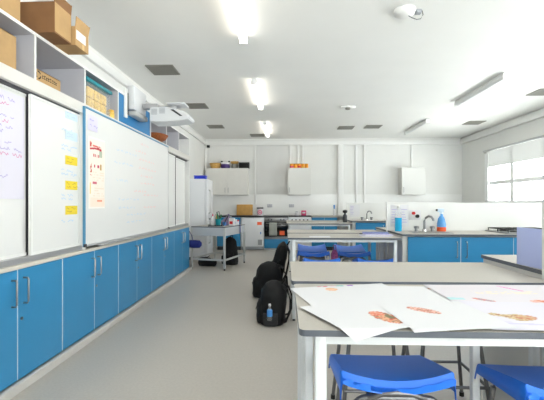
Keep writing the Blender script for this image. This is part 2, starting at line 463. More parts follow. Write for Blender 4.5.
# notes on the second board
nl = ['pale blue note, topmost of the note column on the sliding board', 'pale blue note, second from top of the note column',
      'yellow note, highest of the three yellow ones in the note column', 'yellow note, middle of the three yellow ones in the note column', 'yellow note, lowest of the three yellow ones in the note column']
for k, zc in enumerate((1.95, 1.78, 1.575, 1.37, 1.165)):
    t = thing('note_card', nl[k], 'note', (-1.7745, 3.135, zc), 0, 'note cards on the sliding board')
    MB().box(0, .0015, -.088, .088, -.036, .036).build('card', M_paleblue if k < 2 else M_yellow, t, smooth=False)
    s_ = MB()
    for q in (.014, -.012): scribble(s_, -.07, q, .10, .016, .0024, 0, .004)
    s_.build('writing', mat('note_ink', (190, 205, 225) if k < 2 else (190, 160, 60), .7), t, smooth=False)
s_ = MB()
for k, z in enumerate((.96, .83, .80, .63, .60, .43, .40, .22)):
    scribble(s_, .05, z, .16, .02, .0012, 0, .006)
o = s_.build('handwriting', M_penblue, SB2, smooth=False)
# the big whiteboard
WB = thing('whiteboard', 'big whiteboard with a thin blue frame and faint red writing', 'whiteboard', (-1.725, 4.42, .845))
MB().box(-.012, 0, -1.17, 1.17, .012, 1.203).build('panel', M_board, WB, smooth=False)
f = MB()
f.box(-.014, .008, -1.177, -1.163, 0, 1.215, 0, .002); f.box(-.014, .006, 1.163, 1.172, 0, 1.215, 1, .002)
f.box(-.014, .012, -1.163, 1.163, 1.201, 1.215, 0, .002); f.box(-.014, .012, -1.163, 1.163, 0, .017, 1, .002)
f.build('frame', [M_boardframe, M_alu], WB)
MB().box(.0, .045, -.95, .9, -.012, .002, 0, .003).build('pen_tray', M_alu, WB)
f = MB()
for yy in (-1.172, 1.172): f.box(-.002, .016, yy - .014, yy + .014, -.002, .026, 0, .003)
f.build('corner_cap', M_track, WB)
s_ = MB()
for k, (y0, z, L, mi) in enumerate([(-.55, .93, .5, 0), (-.05, .99, .3, 1), (.05, .90, .55, 1), (-.6, .80, .5, 0), (.05, .80, .55, 1), (.1, .71, .4, 1), (.1, .62, .5, 1), (-.55, .62, .3, 0),
                                    (-.1, .52, .4, 1), (.2, .48, .5, 1), (-.5, .42, .5, 0), (-.5, .33, .4, 0), (-.3, .25, .5, 0), (.2, .33, .4, 1), (-.3, .17, .5, 0), (.1, 1.09, .2, 1)]):
    scribble(s_, y0, z, L, .026, .0012, mi, .005)
s_.build('handwriting', [M_penblue, M_penred], WB, smooth=False)

# painted paper sheets: colour is the drawing, with a painted fold shadow on one
def drawn_sheet(name, w_, h_, nu, nv, paint, place, parent=None):
    bm = bmesh.new(); lay = bm.verts.layers.float_color.new('Col'); vs = []
    for j in range(nv + 1):
        row = []
        for i in range(nu + 1):
            u, v = i / nu * w_, j / nv * h_
            p = bm.verts.new(place(u, v)); c = paint(u, v)
            p[lay] = lin(c); row.append(p)
        vs.append(row)
    for j in range(nv):
        for i in range(nu): bm.faces.new((vs[j][i], vs[j][i + 1], vs[j + 1][i + 1], vs[j + 1][i]))
    bmesh.ops.recalc_face_normals(bm, faces=bm.faces[:])
    me = bpy.data.meshes.new(name); bm.to_mesh(me); bm.free(); me.materials.append(M_drawn); me.shade_smooth()
    o = bpy.data.objects.new(name, me); COL.objects.link(o)
    if parent is not None: o.parent = parent
    return o
def mixc(a, b, t): return tuple(a[i] * (1 - t) + b[i] * t for i in range(3))
def hsh(a, b): return (math.sin(a * 127.1 + b * 311.7) * 43758.5453) % 1.0
def poster(u, v):          # .31 wide, .64 high, u right, v up
    c = (246, 236, 224)
    if u < .012 or u > .298 or v < .012 or v > .628: return (244, 240, 234)
    red = (188, 44, 60)
    if .50 < v < .535 + .02 * math.sin(u * 9) and .02 < u < .24 and abs(v - .52 - .03 * math.sin(u * 8 + .4)) < .014: return red
    if .54 < v < .60 and .02 < u < .06 and hsh(int(u / .01), int(v / .012)) > .4: return (205, 90, 84)
    if .555 < v < .575 and .07 < u < .23 and hsh(int(u / .012), 3) > .25: return (220, 110, 100)
    if .465 < v < .495 and .08 < u < .19 and hsh(int(u / .01), 8) > .3: return (202, 80, 90)
    if .47 < v < .53 and .19 < u < .25: return (180, 190, 168)
    if .37 < v < .40 and .07 < u < .19 and hsh(int(u / .012), 5) > .25: return (196, 60, 90)
    if .355 < v < .41 and .205 < u < .24: return (190, 150, 80)
    if .29 < v < .41 and .025 < u < .055 and hsh(int(u / .01), int(v / .014)) > .35: return (200, 96, 80)
    if .22 < v < .245 and .07 < u < .15: return (206, 100, 120)
    if .13 < v < .23 and .02 < u < .04: return (236, 206, 110)
    if .06 < v < .075 and .15 < u < .25: return (226, 140, 110)
    if v < .10 and u > .03: return (247, 228, 212)
    if (.24 < v < .35 or .11 < v < .21) and .07 < u < .28 and int(v / .012) % 2 and hsh(int(u / .02), int(v / .012)) > .4: return (238, 222, 204)
    return c
PT = thing('recipe_poster', 'tall cream poster with red headings taped to the whiteboard', 'poster', (-1.722, 3.31, 1.175))
drawn_sheet('sheet', .30, .64, 60, 120, poster, lambda u, v: (0, u, v), PT)
PN = thing('notice', 'small lilac notice in the upper near corner of the whiteboard', 'notice', (-1.722, 3.30, 1.87))
MB().box(-.001, 0, 0, .17, 0, .135).build('sheet', M_lilacp, PN, smooth=False)
s_ = MB(); scribble(s_, .03, .095, .1, .02, .0012, 0, .004); scribble(s_, .03, .045, .1, .02, .0012, 0, .004)
s_.build('writing', mat('lilac_ink', (150, 140, 205), .6), PN, smooth=False)

# ------------------------------------------------------------------ boxes on and in the shelf unit
def carton(name, label, x0, x1, y0, y1, z0, z1, m, flaps=(), group='cardboard boxes on the wall unit'):
    t = thing(name, label, 'cardboard box', ((x0 + x1) / 2, (y0 + y1) / 2, z0), 0, group)
    a, b, h = (x1 - x0) / 2, (y1 - y0) / 2, z1 - z0; th = .005
    bx = MB(); bx.box(-a, a, -b, b, 0, th)
    bx.box(-a, -a + th, -b, b, th, h); bx.box(a - th, a, -b, b, th, h)
    bx.box(-a + th, a - th, -b, -b + th, th, h); bx.box(-a + th, a - th, b - th, b, th, h)
    if not flaps: bx.box(-a, a, -b, b, h - th, h)
    bx.build('body', m, t, smooth=False)
    for sd, ang, ln in flaps:
        fl = MB()
        if sd == 'x': fl.box(0, th, -b, b, 0, ln); T = Matrix.Translation((a - th, 0, h)) @ Matrix.Rotation(ang, 4, 'Y')
        if sd == '-x': fl.box(-th, 0, -b, b, 0, ln); T = Matrix.Translation((-a + th, 0, h)) @ Matrix.Rotation(-ang, 4, 'Y')
        if sd == 'y': fl.box(-a, a, -th, 0, 0, ln); T = Matrix.Translation((0, b, h)) @ Matrix.Rotation(-ang, 4, 'X')
        if sd == '-y': fl.box(-a, a, 0, th, 0, ln); T = Matrix.Translation((0, -b, h)) @ Matrix.Rotation(ang, 4, 'X')
        bmesh.ops.transform(fl.bm, matrix=T, verts=fl.bm.verts[:])
        fl.build('flap', m, t, smooth=False)
    return t
carton('cardboard_box', 'tan cardboard box on top of the wall unit, cut by the left picture edge', -2.1, -1.75, 2.03, 2.49, 2.414, 2.66, M_card)
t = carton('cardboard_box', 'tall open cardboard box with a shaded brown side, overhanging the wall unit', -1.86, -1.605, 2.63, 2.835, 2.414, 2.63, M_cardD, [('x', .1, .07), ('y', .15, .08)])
MB().box(.128, .1285, -.1, .1, .01, .215).build('lit_side', M_card, t, smooth=False)  # lighter card sheet paints the lit side of the box
t = carton('cardboard_box', 'small open cardboard box with a white label, overhanging the wall unit', -1.82, -1.575, 2.842, 3.03, 2.414, 2.555, M_card, [('x', .12, .075), ('y', .3, .09)])
MB().box(.1225, .1232, -.085, .05, .05, .12).build('label', M_paper, t, smooth=False)
MB().box(.1225, .1230, .0, .03, .0, .045).build('tape', M_tape, t, smooth=False)
t = carton('cardboard_box', 'cardboard box inside the nearest open compartment', -2.12, -1.785, 1.99, 2.50, 2.087, 2.325, M_card)
MB().lathe([(.03, 0), (.03, .001)], n=20).build('stamp', M_red, t, loc=(.168, -.05, .05)).rotation_euler = (0, PI / 2, 0)
t = carton('cardboard_box', 'flat cardboard box printed with a black recycling mark, in a compartment', -2.1, -1.78, 2.68, 2.99, 2.087, 2.19, M_card)
s_ = MB()
for k in range(3):
    a = 2 * PI * k / 3 + .5
    p = [(-.115 + .026 * math.cos(a + q), .062 + .026 * math.sin(a + q)) for q in (0, .5, 1.0, 1.5)]
    ribbon(s_, p, .011, .1606)
y = -.07
for ch in range(8):
    hgt = random.choice((.022, .028, .024))
    ribbon(s_, [(y, .05), (y, .05 + hgt)], .006, .1606); ribbon(s_, [(y, .05 + hgt * random.choice((.45, .95))), (y + .015, .05 + hgt * .9)], .006, .1606)
    ribbon(s_, [(y, .053), (y + .013, .053)], .006, .1606); y += .023
s_.build('print', M_ink, t, smooth=False)
# tub with teal lid and yellow packets
t = thing('storage_tub', 'clear tub of yellow packets with teal lid, in the wall unit', 'storage tub', (-1.90, 3.60, 2.087))
b = MB(); b.box(-.13, .13, -.235, .235, 0, .235, 0, .015); b.build('tub', M_clear, t)
MB().box(-.142, .145, -.25, .25, .236, .268, 0, .008).build('lid', M_teal, t)
for k in range(6):
    yy = -.19 + (k % 3) * .125; zz = .004 + (k // 3) * .1
    MB().box(-.11, .12, yy, yy + .115, zz, zz + .095, 0, .01).build('packet', M_yel2, t)
t = thing('spice_jar', 'small jar with mustard lid beside the tub of yellow packets', 'jar', (-1.79, 3.88, 2.087))
MB().lathe([(.034, 0), (.036, .01), (.036, .06), (.03, .07)]).build('jar', M_yel2, t)
MB().lathe([(.033, .07), (.033, .09), (.028, .093)]).build('lid', M_mustard, t)
# projector on its arm
t = thing('projector_mount', 'white box-shaped mount cover on blue panel above the whiteboard', 'projector mount', (-1.75, 4.36, 2.14))
MB().box(.0, .08, -.17, .19, .125, .39, 0, .008).build('cover', M_proj, t)
MB().box(.0, .02, -.26, -.2, .02, .34, 0, .004).build('side_bracket', M_white, t)
MB().box(.0, .022, -.198, -.182, .06, .3, 0, .002).build('slot', M_black, t)
b = MB(); b.box(.0, .10, -.15, .2, .06, .115, 0, .012); b.build('lower_tray', M_greyframe, t)
MB().box(.09, .26, .07, .15, .19, .25, 0, .006).build('arm', M_alu, t)
t = thing('projector', 'white short-throw projector hanging from an arm above the whiteboard', 'projector', (-1.335, 4.50, 2.165))
t.scale = (.84, .9, .82)
prof = [(-.27, .0), (-.27, .19), (-.24, .205), (-.02, .205), (.10, .17), (.22, .14), (.275, .09), (.27, .045), (.18, .02), (-.05, .0)]
m = MB(); a = [m.bm.verts.new((x, -.15, z)) for x, z in prof]; b2 = [m.bm.verts.new((x, .17, z)) for x, z in prof]
m.skin([a, b2]); es = [e for e in m.bm.edges]; bmesh.ops.bevel(m.bm, geom=es, offset=.01, segments=2, affect='EDGES')
m.build('body', M_proj, t)
m = MB()
for cx in (-.20, -.09):
    for k in range(5): m.box(cx - .045, cx + .035, -.1525, -.1505, .10 + k * .017 + (.015 if cx > -.1 else 0), .109 + k * .017 + (.015 if cx > -.1 else 0))
m.build('grille', M_greymark, t, smooth=False)
m = MB(); m.quad([(.02, -.1512, .165), (.06, -.1512, .17), (.19, -.1512, .075), (.15, -.1512, .075)]); m.build('lens_window', M_darkgrey, t, smooth=False)
MB().box(-.06, .2, -.1, .14, .26, .285, 0, .008).build('top_plate', M_proj, t)
MB().cyl((.02, .03, .2), (.02, .03, .265), .03).build('post', M_alu, t)
MB().box(-.30, .05, .0, .06, .225, .262, 0, .004).build('arm_end', M_alu, t)
# brown basket and white tub near the projector
t = thing('bread_basket', 'brown woven basket tipped forward in the compartment below the projector', 'basket', (-1.80, 5.30, 2.087))
m = MB(); m.lathe([(.07, .0), (.12, .03), (.145, .07), (.15, .085), (.138, .08), (.11, .04), (.06, .012)], n=26, sy=1.4)
m.build('bowl', M_copper, t)
MB().tube([(.148 * math.cos(a * PI / 12), .207 * math.sin(a * PI / 12), .085) for a in range(24)], .009, closed=True).build('rim', M_copper, t)
t = thing('white_carton', 'white carton behind the brown basket in the wall unit', 'carton', (-2.06, 5.2, 2.087))
MB().box(-.09, .08, -.22, .22, 0, .2, 0, .006).build('body', M_white, t)
MB().box(-.095, .085, -.225, .225, .2, .225, 0, .004).build('lid', M_paper, t)

DY = 0.0
# ------------------------------------------------------------------ fridge, end of cupboards, grey table
t = thing('fridge', 'tall white fridge behind the grey table, far left corner', 'fridge', (-1.935, 8.45, 0))
MB().box(-.25, .20, -.28, .3, .06, 1.755, 0, .012).build('body', M_applwhite, t)
d = MB().box(.204, .265, -.28, .3, .62, 1.75, 0, .015).build('door', M_applwhite, t)
MB().tube([(.265, -.2, 1.0), (.30, -.2, 1.02), (.30, -.2, 1.5), (.265, -.2, 1.52)], .012).build('handle', M_greyframe, d)
d = MB().box(.204, .265, -.28, .3, .07, .61, 0, .015).build('door', M_applwhite, t)
MB().tube([(.265, -.2, .35), (.30, -.2, .37), (.30, -.2, .55), (.265, -.2, .57)], .012).build('handle', M_greyframe, d)
MB().box(-.245, .19, -.27, .29, 0, .06).build('plinth', M_darkgrey, t, smooth=False)
t = thing('lunch_box', 'royal blue plastic box lying on top of the fridge', 'box', (-1.86, 8.35, 1.755))
MB().box(-.13, .12, -.1, .1, 0, .055, 0, .012).build('tub', M_royal, t)
MB().box(-.135, .125, -.105, .105, .055, .08, 0, .008).build('lid', M_royal, t)

GT = thing('grey_table', 'grey metal-framed table with deep apron, in front of the fridge', 'table', (-1.29, 7.42, 0), math.radians(-16))
hw, hd, ht = .335, .475, .795
MB().prism(rounded(-hw - .015, hw + .015, -hd - .015, hd + .015, .02), ht - .018, ht, 0, 1).build('tabletop', [M_top, M_edge], GT)
for sx in (-1, 1):
    for sy in (-1, 1):
        MB().box(sx * hw - .018, sx * hw + .018, sy * hd - .018, sy * hd + .018, .03, ht - .018, 0, .003).build('leg', M_greyframe, GT)
        MB().cyl((sx * hw, sy * hd, 0), (sx * hw, sy * hd, .03), .014).build('foot', M_rubber, GT)
m = MB()
for sy in (-1, 1): m.box(-hw + .018, hw - .018, sy * hd - .008, sy * hd + .008, ht - .17, ht - .018)
for sx in (-1, 1): m.box(sx * hw - .008, sx * hw + .008, -hd + .018, hd - .018, ht - .17, ht - .018)
m.build('apron', M_greypanel, GT, smooth=False)
m = MB()
for sy in (-1, 1): m.box(-hw + .018, hw - .018, sy * hd - .012, sy * hd + .012, .17, .20)
for sx in (-1, 1): m.box(sx * hw - .012, sx * hw + .012, -hd + .018, hd - .018, .17, .20)
m.build('lower_rail', M_greyframe, GT, smooth=False)
def onG(x, y, z=.795):
    a = math.radians(-16)
    return (-1.29 + x * math.cos(a) - y * math.sin(a), 7.42 + x * math.sin(a) + y * math.cos(a), z)
m = MB(); m.box(-.13, .13, -.09, .09, 0, .008); 
for a, b, c, d_ in ((-.13, .13, -.09, -.08), (-.13, .13, .08, .09), (-.13, -.12, -.08, .08), (.12, .13, -.08, .08)): m.box(a, b, c, d_, .008, .022)
tag(m.build('tray', M_darkgrey, loc=onG(.09, -.33), smooth=False), 'dark flat tray at the front of the grey table', 'tray')
t = thing('utensil_pot', 'teal pot of kitchen utensils on the dark tray', 'pot', onG(.14, -.33, .803))
m = MB(); m.lathe([(.042, 0), (.05, .05), (.06, .13), (.055, .13), (.045, .02), (0, .015)]); m.build('pot', M_teal, t)
MB().tube([(.01, 0, .03), (.03, .01, .2), (.01, .01, .265), (-.03, .0, .25), (-.045, 0, .2)], .008).build('ladle', M_darkgrey, t)
MB().tube([(-.02, .02, .03), (-.05, .02, .22)], .007).build('spoon', M_wood, t)
MB().tube([(.02, -.02, .03), (.06, -.01, .21)], [.006, .014]).build('spatula', M_green, t)
t = thing('squeeze_bottle', 'white squeeze bottle standing on the dark tray', 'bottle', onG(.03, -.34, .803))
MB().lathe([(.03, 0), (.034, .01), (.034, .14), (.02, .17), (.014, .18)]).build('bottle', M_paper, t)
MB().lathe([(.014, .18), (.012, .2), (.004, .225)]).build('nozzle', M_pink, t)
t = thing('glass_jar', 'clear jar with dark lid at the left end of the grey table', 'jar', onG(-.09, -.2))
MB().lathe([(.035, 0), (.038, .02), (.038, .11), (.03, .12)]).build('jar', M_clear, t)
MB().lathe([(.033, .12), (.033, .14)]).build('lid', M_darkgrey, t)
t = thing('tall_bottle', 'green bottle behind the teal utensil pot', 'bottle', onG(.06, -.2))
MB().lathe([(.034, 0), (.036, .015), (.036, .16), (.016, .2), (.014, .24)]).build('bottle', M_green, t)
MB().lathe([(.017, .24), (.017, .265)]).build('cap', M_paper, t)
t = thing('fabric_bag', 'slumped mauve bag in the middle of the grey table', 'bag', onG(.15, .02))
m = MB(); m.supers([(0, 0, 0, .10, .09), (.05, 0, 0, .115, .10), (.11, .01, 0, .09, .08), (.15, .02, .01, .05, .05), (.17, .03, .01, .02, .02)]); m.build('bag', M_mauve, t)
MB().tube([(-.02, -.03, .14), (-.01, -.04, .2), (.04, -.04, .22), (.07, -.02, .15)], .006).build('handle', M_mauve, t)
for k, (x, y, h, mm, lab) in enumerate([(.285, -.03, .14, M_paper, 'white carton with red print, nearest the mauve bag'), (.26, .14, .11, M_paper, 'low white carton near the far right corner of the grey table'), (.12, .2, .17, M_greymark, 'pale grey carton behind the mauve bag')]):
    t = thing('food_carton', lab, 'carton', onG(x, y), -.2 + .2 * k)
    MB().box(-.05, .05, -.045, .045, 0, h, 0, .003).build('body', mm, t)
    m = MB(); m.box(-.035, .03, -.0462, -.0455, .03, h * .6); m.build('print', M_red if k == 0 else M_bluemark, t, smooth=False)
t = thing('blue_cup', 'little blue cup in front of the white cartons', 'cup', onG(.17, -.14))
m = MB(); m.lathe([(.024, 0), (.032, .07), (.028, .07), (.02, .008), (0, .006)]); m.build('cup', M_bluemark, t)
MB().tube([(.03, 0, .055), (.05, 0, .05), (.05, 0, .025), (.028, 0, .02)], .004).build('handle', M_bluemark, t)
t = thing('red_jar', 'small red-lidded jar at the right edge of the grey table', 'jar', onG(.27, .28))
MB().lathe([(.03, 0), (.032, .01), (.032, .07)]).build('jar', M_paper, t); MB().lathe([(.033, .07), (.033, .09)]).build('lid', M_red, t)
t = thing('mixing_bowl', 'stacked grey mixing bowl at the back of the grey table', 'bowl', onG(-.08, .06))
m = MB(); m.lathe([(.05, 0), (.09, .05), (.1, .085), (.094, .085), (.08, .05), (.04, .01), (0, .01)], n=24); m.build('bowl', M_alu, t)
t = thing('dish_brush', 'dark-handled brush propped against the mauve bag on the grey table', 'brush', onG(.2, -.22, .80))
MB().tube([(0, 0, 0), (.03, .0, .09), (.085, .01, .19)], [.006, .008, .01]).build('handle', M_darkgrey, t)
MB().tube([(.085, .01, .19), (.1, .012, .215)], [.016, .02]).build('head', M_mauve, t)
# navy roll strapped to the cupboard end
t = thing('rolled_apron', 'navy rolled bag hanging off the far cupboard end', 'rolled bag', (-1.765, 6.99, .38))
m = MB(); m.tube([(-.06, .04, .09), (-.04, .04, .09), (.06, .03, .088), (.18, .02, .085), (.215, .02, .085)], [.03, .068, .075, .07, .03], n=16); m.build('roll', M_navy, t)
m = MB(); m.tube([(.05, .03, .165), (.03, .02, .25), (-.02, -.03, .36), (-.05, -.045, .41)], .006); m.build('strap', M_navy, t)

# black bags near the grey table
def rumple(m, sd, amp=.016):
    # sagging cloth: soft dents and folds, none on the underside
    for v in m.bm.verts:
        k = min(1, max(0, (v.co.z - .02) / .05))
        p = v.co * 9 + Vector((sd * 37, sd * 11, 0))
        q = v.co * 24 + Vector((0, sd * 19, sd * 5))
        d = noise.noise(p) * amp + abs(noise.noise(q)) * -amp * .7
        dr = Vector((v.co.x, v.co.y, 0)); dr = dr.normalized() if dr.length > 1e-4 else Vector((0, 0, 0))
        v.co += (dr * d + Vector((0, 0, noise.noise(q) * amp * .4))) * k
def backpack(name, label, loc, rz, W, D, H, mt=M_blackfab, strapm=M_webbing):
    """+x is the pocket side, -x the back panel"""
    t = thing(name, label, 'backpack', loc, rz, 'black school bags on the floor')
    d, w_ = D / 2, W / 2
    m = MB()
    secs = [(0, 0, 0, d * .86, w_ * .88), (.012, 0, 0, d * .95, w_ * .95)]
    for k in range(1, 13):
        q = k / 12
        taper = 1 - .42 * max(0, q - .35) ** 1.5 * 1.6 if q < .9 else 0
        r = math.sqrt(max(0, 1 - (max(0, q - .62) / .38) ** 2.4)) * (1 - .06 * q)
        secs.append((H * (q * .98 + .012), -d * .10 * q, 0, max(.01, d * (.96 + .05 * math.sin(q * 3)) * (.25 + .75 * r)), max(.01, w_ * (.97 + .03 * math.sin(q * 3)) * (.15 + .85 * r))))
    m.supers(secs, 2.8, 40); rumple(m, W); m.build('body', mt, t)
    m = MB()
    secs = []
    for k in range(9):
        q = k / 8; r = math.sqrt(max(0, 1 - (max(0, q - .6) / .4) ** 2.2)) * (1 if q > .06 else .85)
        secs.append((.015 + H * .55 * q, d * .78, 0, max(.01, d * .42 * (.3 + .7 * r)), max(.01, w_ * .78 * (.2 + .8 * r))))
    m.supers(secs, 2.8, 28); rumple(m, W * 1.7); m.build('front_pocket', mt, t)
    m = MB(); m.tube([(d * 1.17, -w_ * .6, H * .36), (d * 1.22, 0, H * .40), (d * 1.17, w_ * .6, H * .36)], .004, n=6); m.build('zip', M_greyfab, t)
    for s_ in (-1, 1):
        m = MB(); m.supers([(.01, 0, s_ * w_ * .93, d * .5, .03), (H * .12, 0, s_ * w_ * .96, d * .55, .035), (H * .3, 0, s_ * w_ * .95, d * .55, .036), (H * .315, 0, s_ * w_ * .93, d * .5, .02)], 2.6, 20); m.build('side_pocket', M_greyfab, t)
        pts = [(-d * .75, s_ * w_ * .35, H * .9), (-d * 1.15, s_ * w_ * .42, H * .82), (-d * 1.42, s_ * w_ * .5, H * .58), (-d * 1.4, s_ * w_ * .6, H * .32), (-d * 1.1, s_ * w_ * .75, H * .12), (-d * .85, s_ * w_ * .8, .04)]
        m = MB(); m.tube(pts, .03, n=8, ry=.011); st = m.build('strap', mt, t)
        pts = [(-d * 1.41, s_ * w_ * .60, H * .34), (-d * 1.52, s_ * w_ * .62, H * .24), (-d * 1.44, s_ * w_ * .66, H * .12)]
        m = MB(); m.tube(pts, .013, n=6, ry=.003); m.build('webbing', strapm, st)
    m = MB(); m.tube([(-d * .7, -.03, H * .93), (-d * .95, -.025, H * 1.02), (-d * .95, .025, H * 1.02), (-d * .7, .03, H * .93)], .008); m.build('handle', mt, t)
    return t
backpack('backpack', 'black backpack on the floor with a water bottle in its side pocket', (-.125, 3.92, 0), PI - .12, .34, .27, .43)
t = thing('water_bottle', 'small water bottle with blue label tucked in the nearest backpack', 'water bottle', (-.15, 3.722, .075), 0)
t.scale = (.85, .85, .8)
MB().lathe([(.026, 0), (.031, .01), (.031, .10), (.026, .13), (.013, .16), (.012, .175)]).build('bottle', M_clear, t)
MB().lathe([(.032, .05), (.032, .12), (.028, .13)]).build('label', M_bluemark, t)
MB().lathe([(.015, .175), (.015, .2), (.012, .202)]).build('cap', M_paper, t)
backpack('backpack', 'bulky black bag lying behind the backpack with the bottle', (-.225, 5.0, 0), PI + .1, .36, .34, .46)
backpack('backpack', 'tall slim charcoal bag leaning upright at the table end', (-.16, 5.42, .02), PI, .32, .19, .68, M_blackfab).rotation_euler = (0, -.2, PI)
t = thing('red_pouch', 'small red pouch on the floor between the black bags', 'pouch', (-.025, 4.62, 0))
m = MB(); m.supers([(0, 0, 0, .03, .05), (.04, 0, 0, .04, .055), (.14, 0, 0, .035, .05), (.22, 0, 0, .03, .02), (.235, 0, 0, .03, .008)]); m.build('pouch', M_red, t)
MB().tube([(-.02, 0, .23), (0, 0, .26), (.02, 0, .23)], .004).build('loop', M_red, t)
backpack('backpack', 'black bag standing under the right side of the grey table', onG(.135, .2, 0), -PI / 2 - .28, .29, .20, .56)
t = thing('black_holdall', 'flat black holdall lying under the grey table', 'bag', (-1.5, 7.35, 0), -.2)
m = MB(); m.tube([(-.19, 0, .075), (-.17, 0, .075), (0, 0, .078), (.15, 0, .075), (.17, 0, .075)], [.04, .07, .075, .07, .04], n=18); m.build('body', M_blackfab, t)
m = MB(); m.tube([(-.08, -.05, .13), (-.06, -.03, .165), (.06, -.03, .165), (.08, -.05, .13)], .008); m.build('handle', M_blackfab, t)
t = thing('lanyard', 'blue strap hanging over the right edge of the grey table', 'strap', onG(.3525, .22))
m = MB(); m.box(-.05, .004, -.02, .02, .0, .003); m.box(.0, .003, -.02, .02, -.16, .0); m.build('ribbon', M_royal, t, smooth=False)

# ------------------------------------------------------------------ far kitchen run
Yf = 9.88
def bx(name, m, x0, x1, y0, y1, z0, z1, t, bev=0.0):
    return MB().box(x0, x1, y0, y1, z0, z1, 0, bev).build(name, m, t)
KT = thing('kitchen_worktop', 'dark kitchen worktop along the far wall', 'worktop', (-.5, 10.17, .862))
MB().box(-1.3, .58, -.31, .28, 0, .038, 0, .004).build('slab', M_darktop, KT)
KT2 = thing('kitchen_worktop', 'grey kitchen worktop right of the far cooker', 'worktop', (2.0, 10.17, .862))
MB().box(-1.31, 1.3, -.31, .28, 0, .038, 0, .004).build('slab', M_top, KT2)
def base_unit(x0, x1, label, doors=1, group='blue base units on the far wall'):
    t = thing('base_unit', label, 'cupboard', ((x0 + x1) / 2, Yf + .3, 0), 0, group)
    h = (x1 - x0) / 2
    MB().box(-h + .001, h - .001, -.28, .27, .1, .862).build('carcass', M_white, t, smooth=False)
    MB().box(-h + .001, h - .001, -.24, -.22, 0, .1).build('plinth', M_darkgrey, t, smooth=False)
    for k in range(doors):
        a = -h + 2 * h * k / doors + .003; c = -h + 2 * h * (k + 1) / doors - .003
        d = MB().box(a, c, -.3, -.281, .104, .855, 0, .0015, 1).build('door', M_blue, t)
        d_handle(d, ((c - .05) if k == 0 else (a + .05), -.3), (0, -1), .62, .8)
base_unit(-1.78, -1.16, 'blue base unit behind the grey table, left of the white dishwasher')
base_unit(.69, 1.35, 'blue base unit right of the white cooker on the far wall', 2)
base_unit(1.65, 2.3, 'blue base unit hidden behind the peninsula near the wall column', 2)
t = thing('dishwasher', 'white dishwasher with orange sticker under the far dark worktop', 'dishwasher', (-.845, 10.17, 0))
MB().box(-.298, .298, -.27, .27, .02, .86, 0, .005).build('body', M_applwhite, t)
d = MB().box(-.295, .295, -.295, -.272, .1, .85, 0, .008).build('door', M_applwhite, t)
MB().box(.12, .24, -.2965, -.2955, .66, .74).build('sticker', M_orange, t, smooth=False)
MB().box(.2, .225, -.2965, -.2955, .42, .48).build('emblem', M_bluemark, t, smooth=False)
MB().box(.14, .25, -.2965, -.2955, .14, .28).build('rating_label', M_greymark, t, smooth=False)
MB().box(-.29, .29, -.285, -.272, .02, .095).build('plinth', M_greymark, t, smooth=False)
t = thing('oven', 'built-under black oven with a steel control strip, far wall', 'oven', (-.23, 10.17, 0))
MB().box(-.31, .305, -.27, .27, .3, .86).build('body', M_darkgrey, t, smooth=False)
MB().box(-.305, .3, -.3, -.272, .745, .855, 0, .004).build('control_panel', M_steel, t)
d = MB().box(-.305, .3, -.3, -.272, .36, .74, 0, .004).build('door', M_ovenglass, t)
MB().tube([(-.26, -.3, .71), (-.26, -.335, .71), (.255, -.335, .71), (.255, -.3, .71)], .009).build('handle', M_steel, d)
MB().box(-.31, .305, -.25, .27, 0, .3).build('plinth', M_white, t, smooth=False)
MB().box(-.305, .3, -.3, -.272, .30, .355, 0, .003).build('lower_trim', M_steel, t)
MB().box(-.31, .305, -.298, -.27, .06, .295, 0, .002).build('drawer', M_blue, t)
MB().box(.09, .22, -.3015, -.3005, .4, .51).build('sticker', M_orange, t, smooth=False)
k = MB()
for x in (-.2, -.12, .12, .2): k.cyl((x, -.3, .80), (x, -.315, .80), .018)
k.build('knob', M_darkgrey, t)
t = thing('tea_towel', 'grey towel draped over the oven handle', 'towel', (-.31, 9.835, .36))
m = MB(); g = []
for j in range(12):
    z = .362 - j * .03; row = []
    for i in range(11):
        x = -.10 + .2 * i / 10; row.append(m.bm.verts.new((x, -.016 + .006 * math.sin(i * 1.3) * (j / 11), z)))
    g.append(row)
for j in range(11):
    for i in range(10): m.bm.faces.new((g[j][i], g[j][i + 1], g[j + 1][i + 1], g[j + 1][i]))
o = m.build('front_fold', M_towel, t); md = o.modifiers.new('t', 'SOLIDIFY'); md.thickness = .006
MB().box(-.1, .1, -.012, .012, .359, .366, 0, .003).build('top_fold', M_towel, t)
t = thing('cooker', 'white cooker with a black glass hob under the single wall cupboard', 'cooker', (.385, 10.17, 0))
MB().box(-.295, .295, -.28, .28, .02, .875, 0, .006).build('body', M_applwhite, t)
MB().box(-.297, .297, -.295, .28, .877, .905, 0, .004).build('hob', M_ovenglass, t)
d = MB().box(-.285, .285, -.3, -.282, .2, .72, 0, .006).build('door', M_applwhite, t)
MB().tube([(-.22, -.3, .68), (-.22, -.33, .68), (.22, -.33, .68), (.22, -.3, .68)], .009).build('handle', M_steel, d)
for x in (-.2, -.1, .0, .1, .2): MB().cyl((x, -.281, .79), (x, -.3, .79), .02).build('knob', M_darkgrey, t)
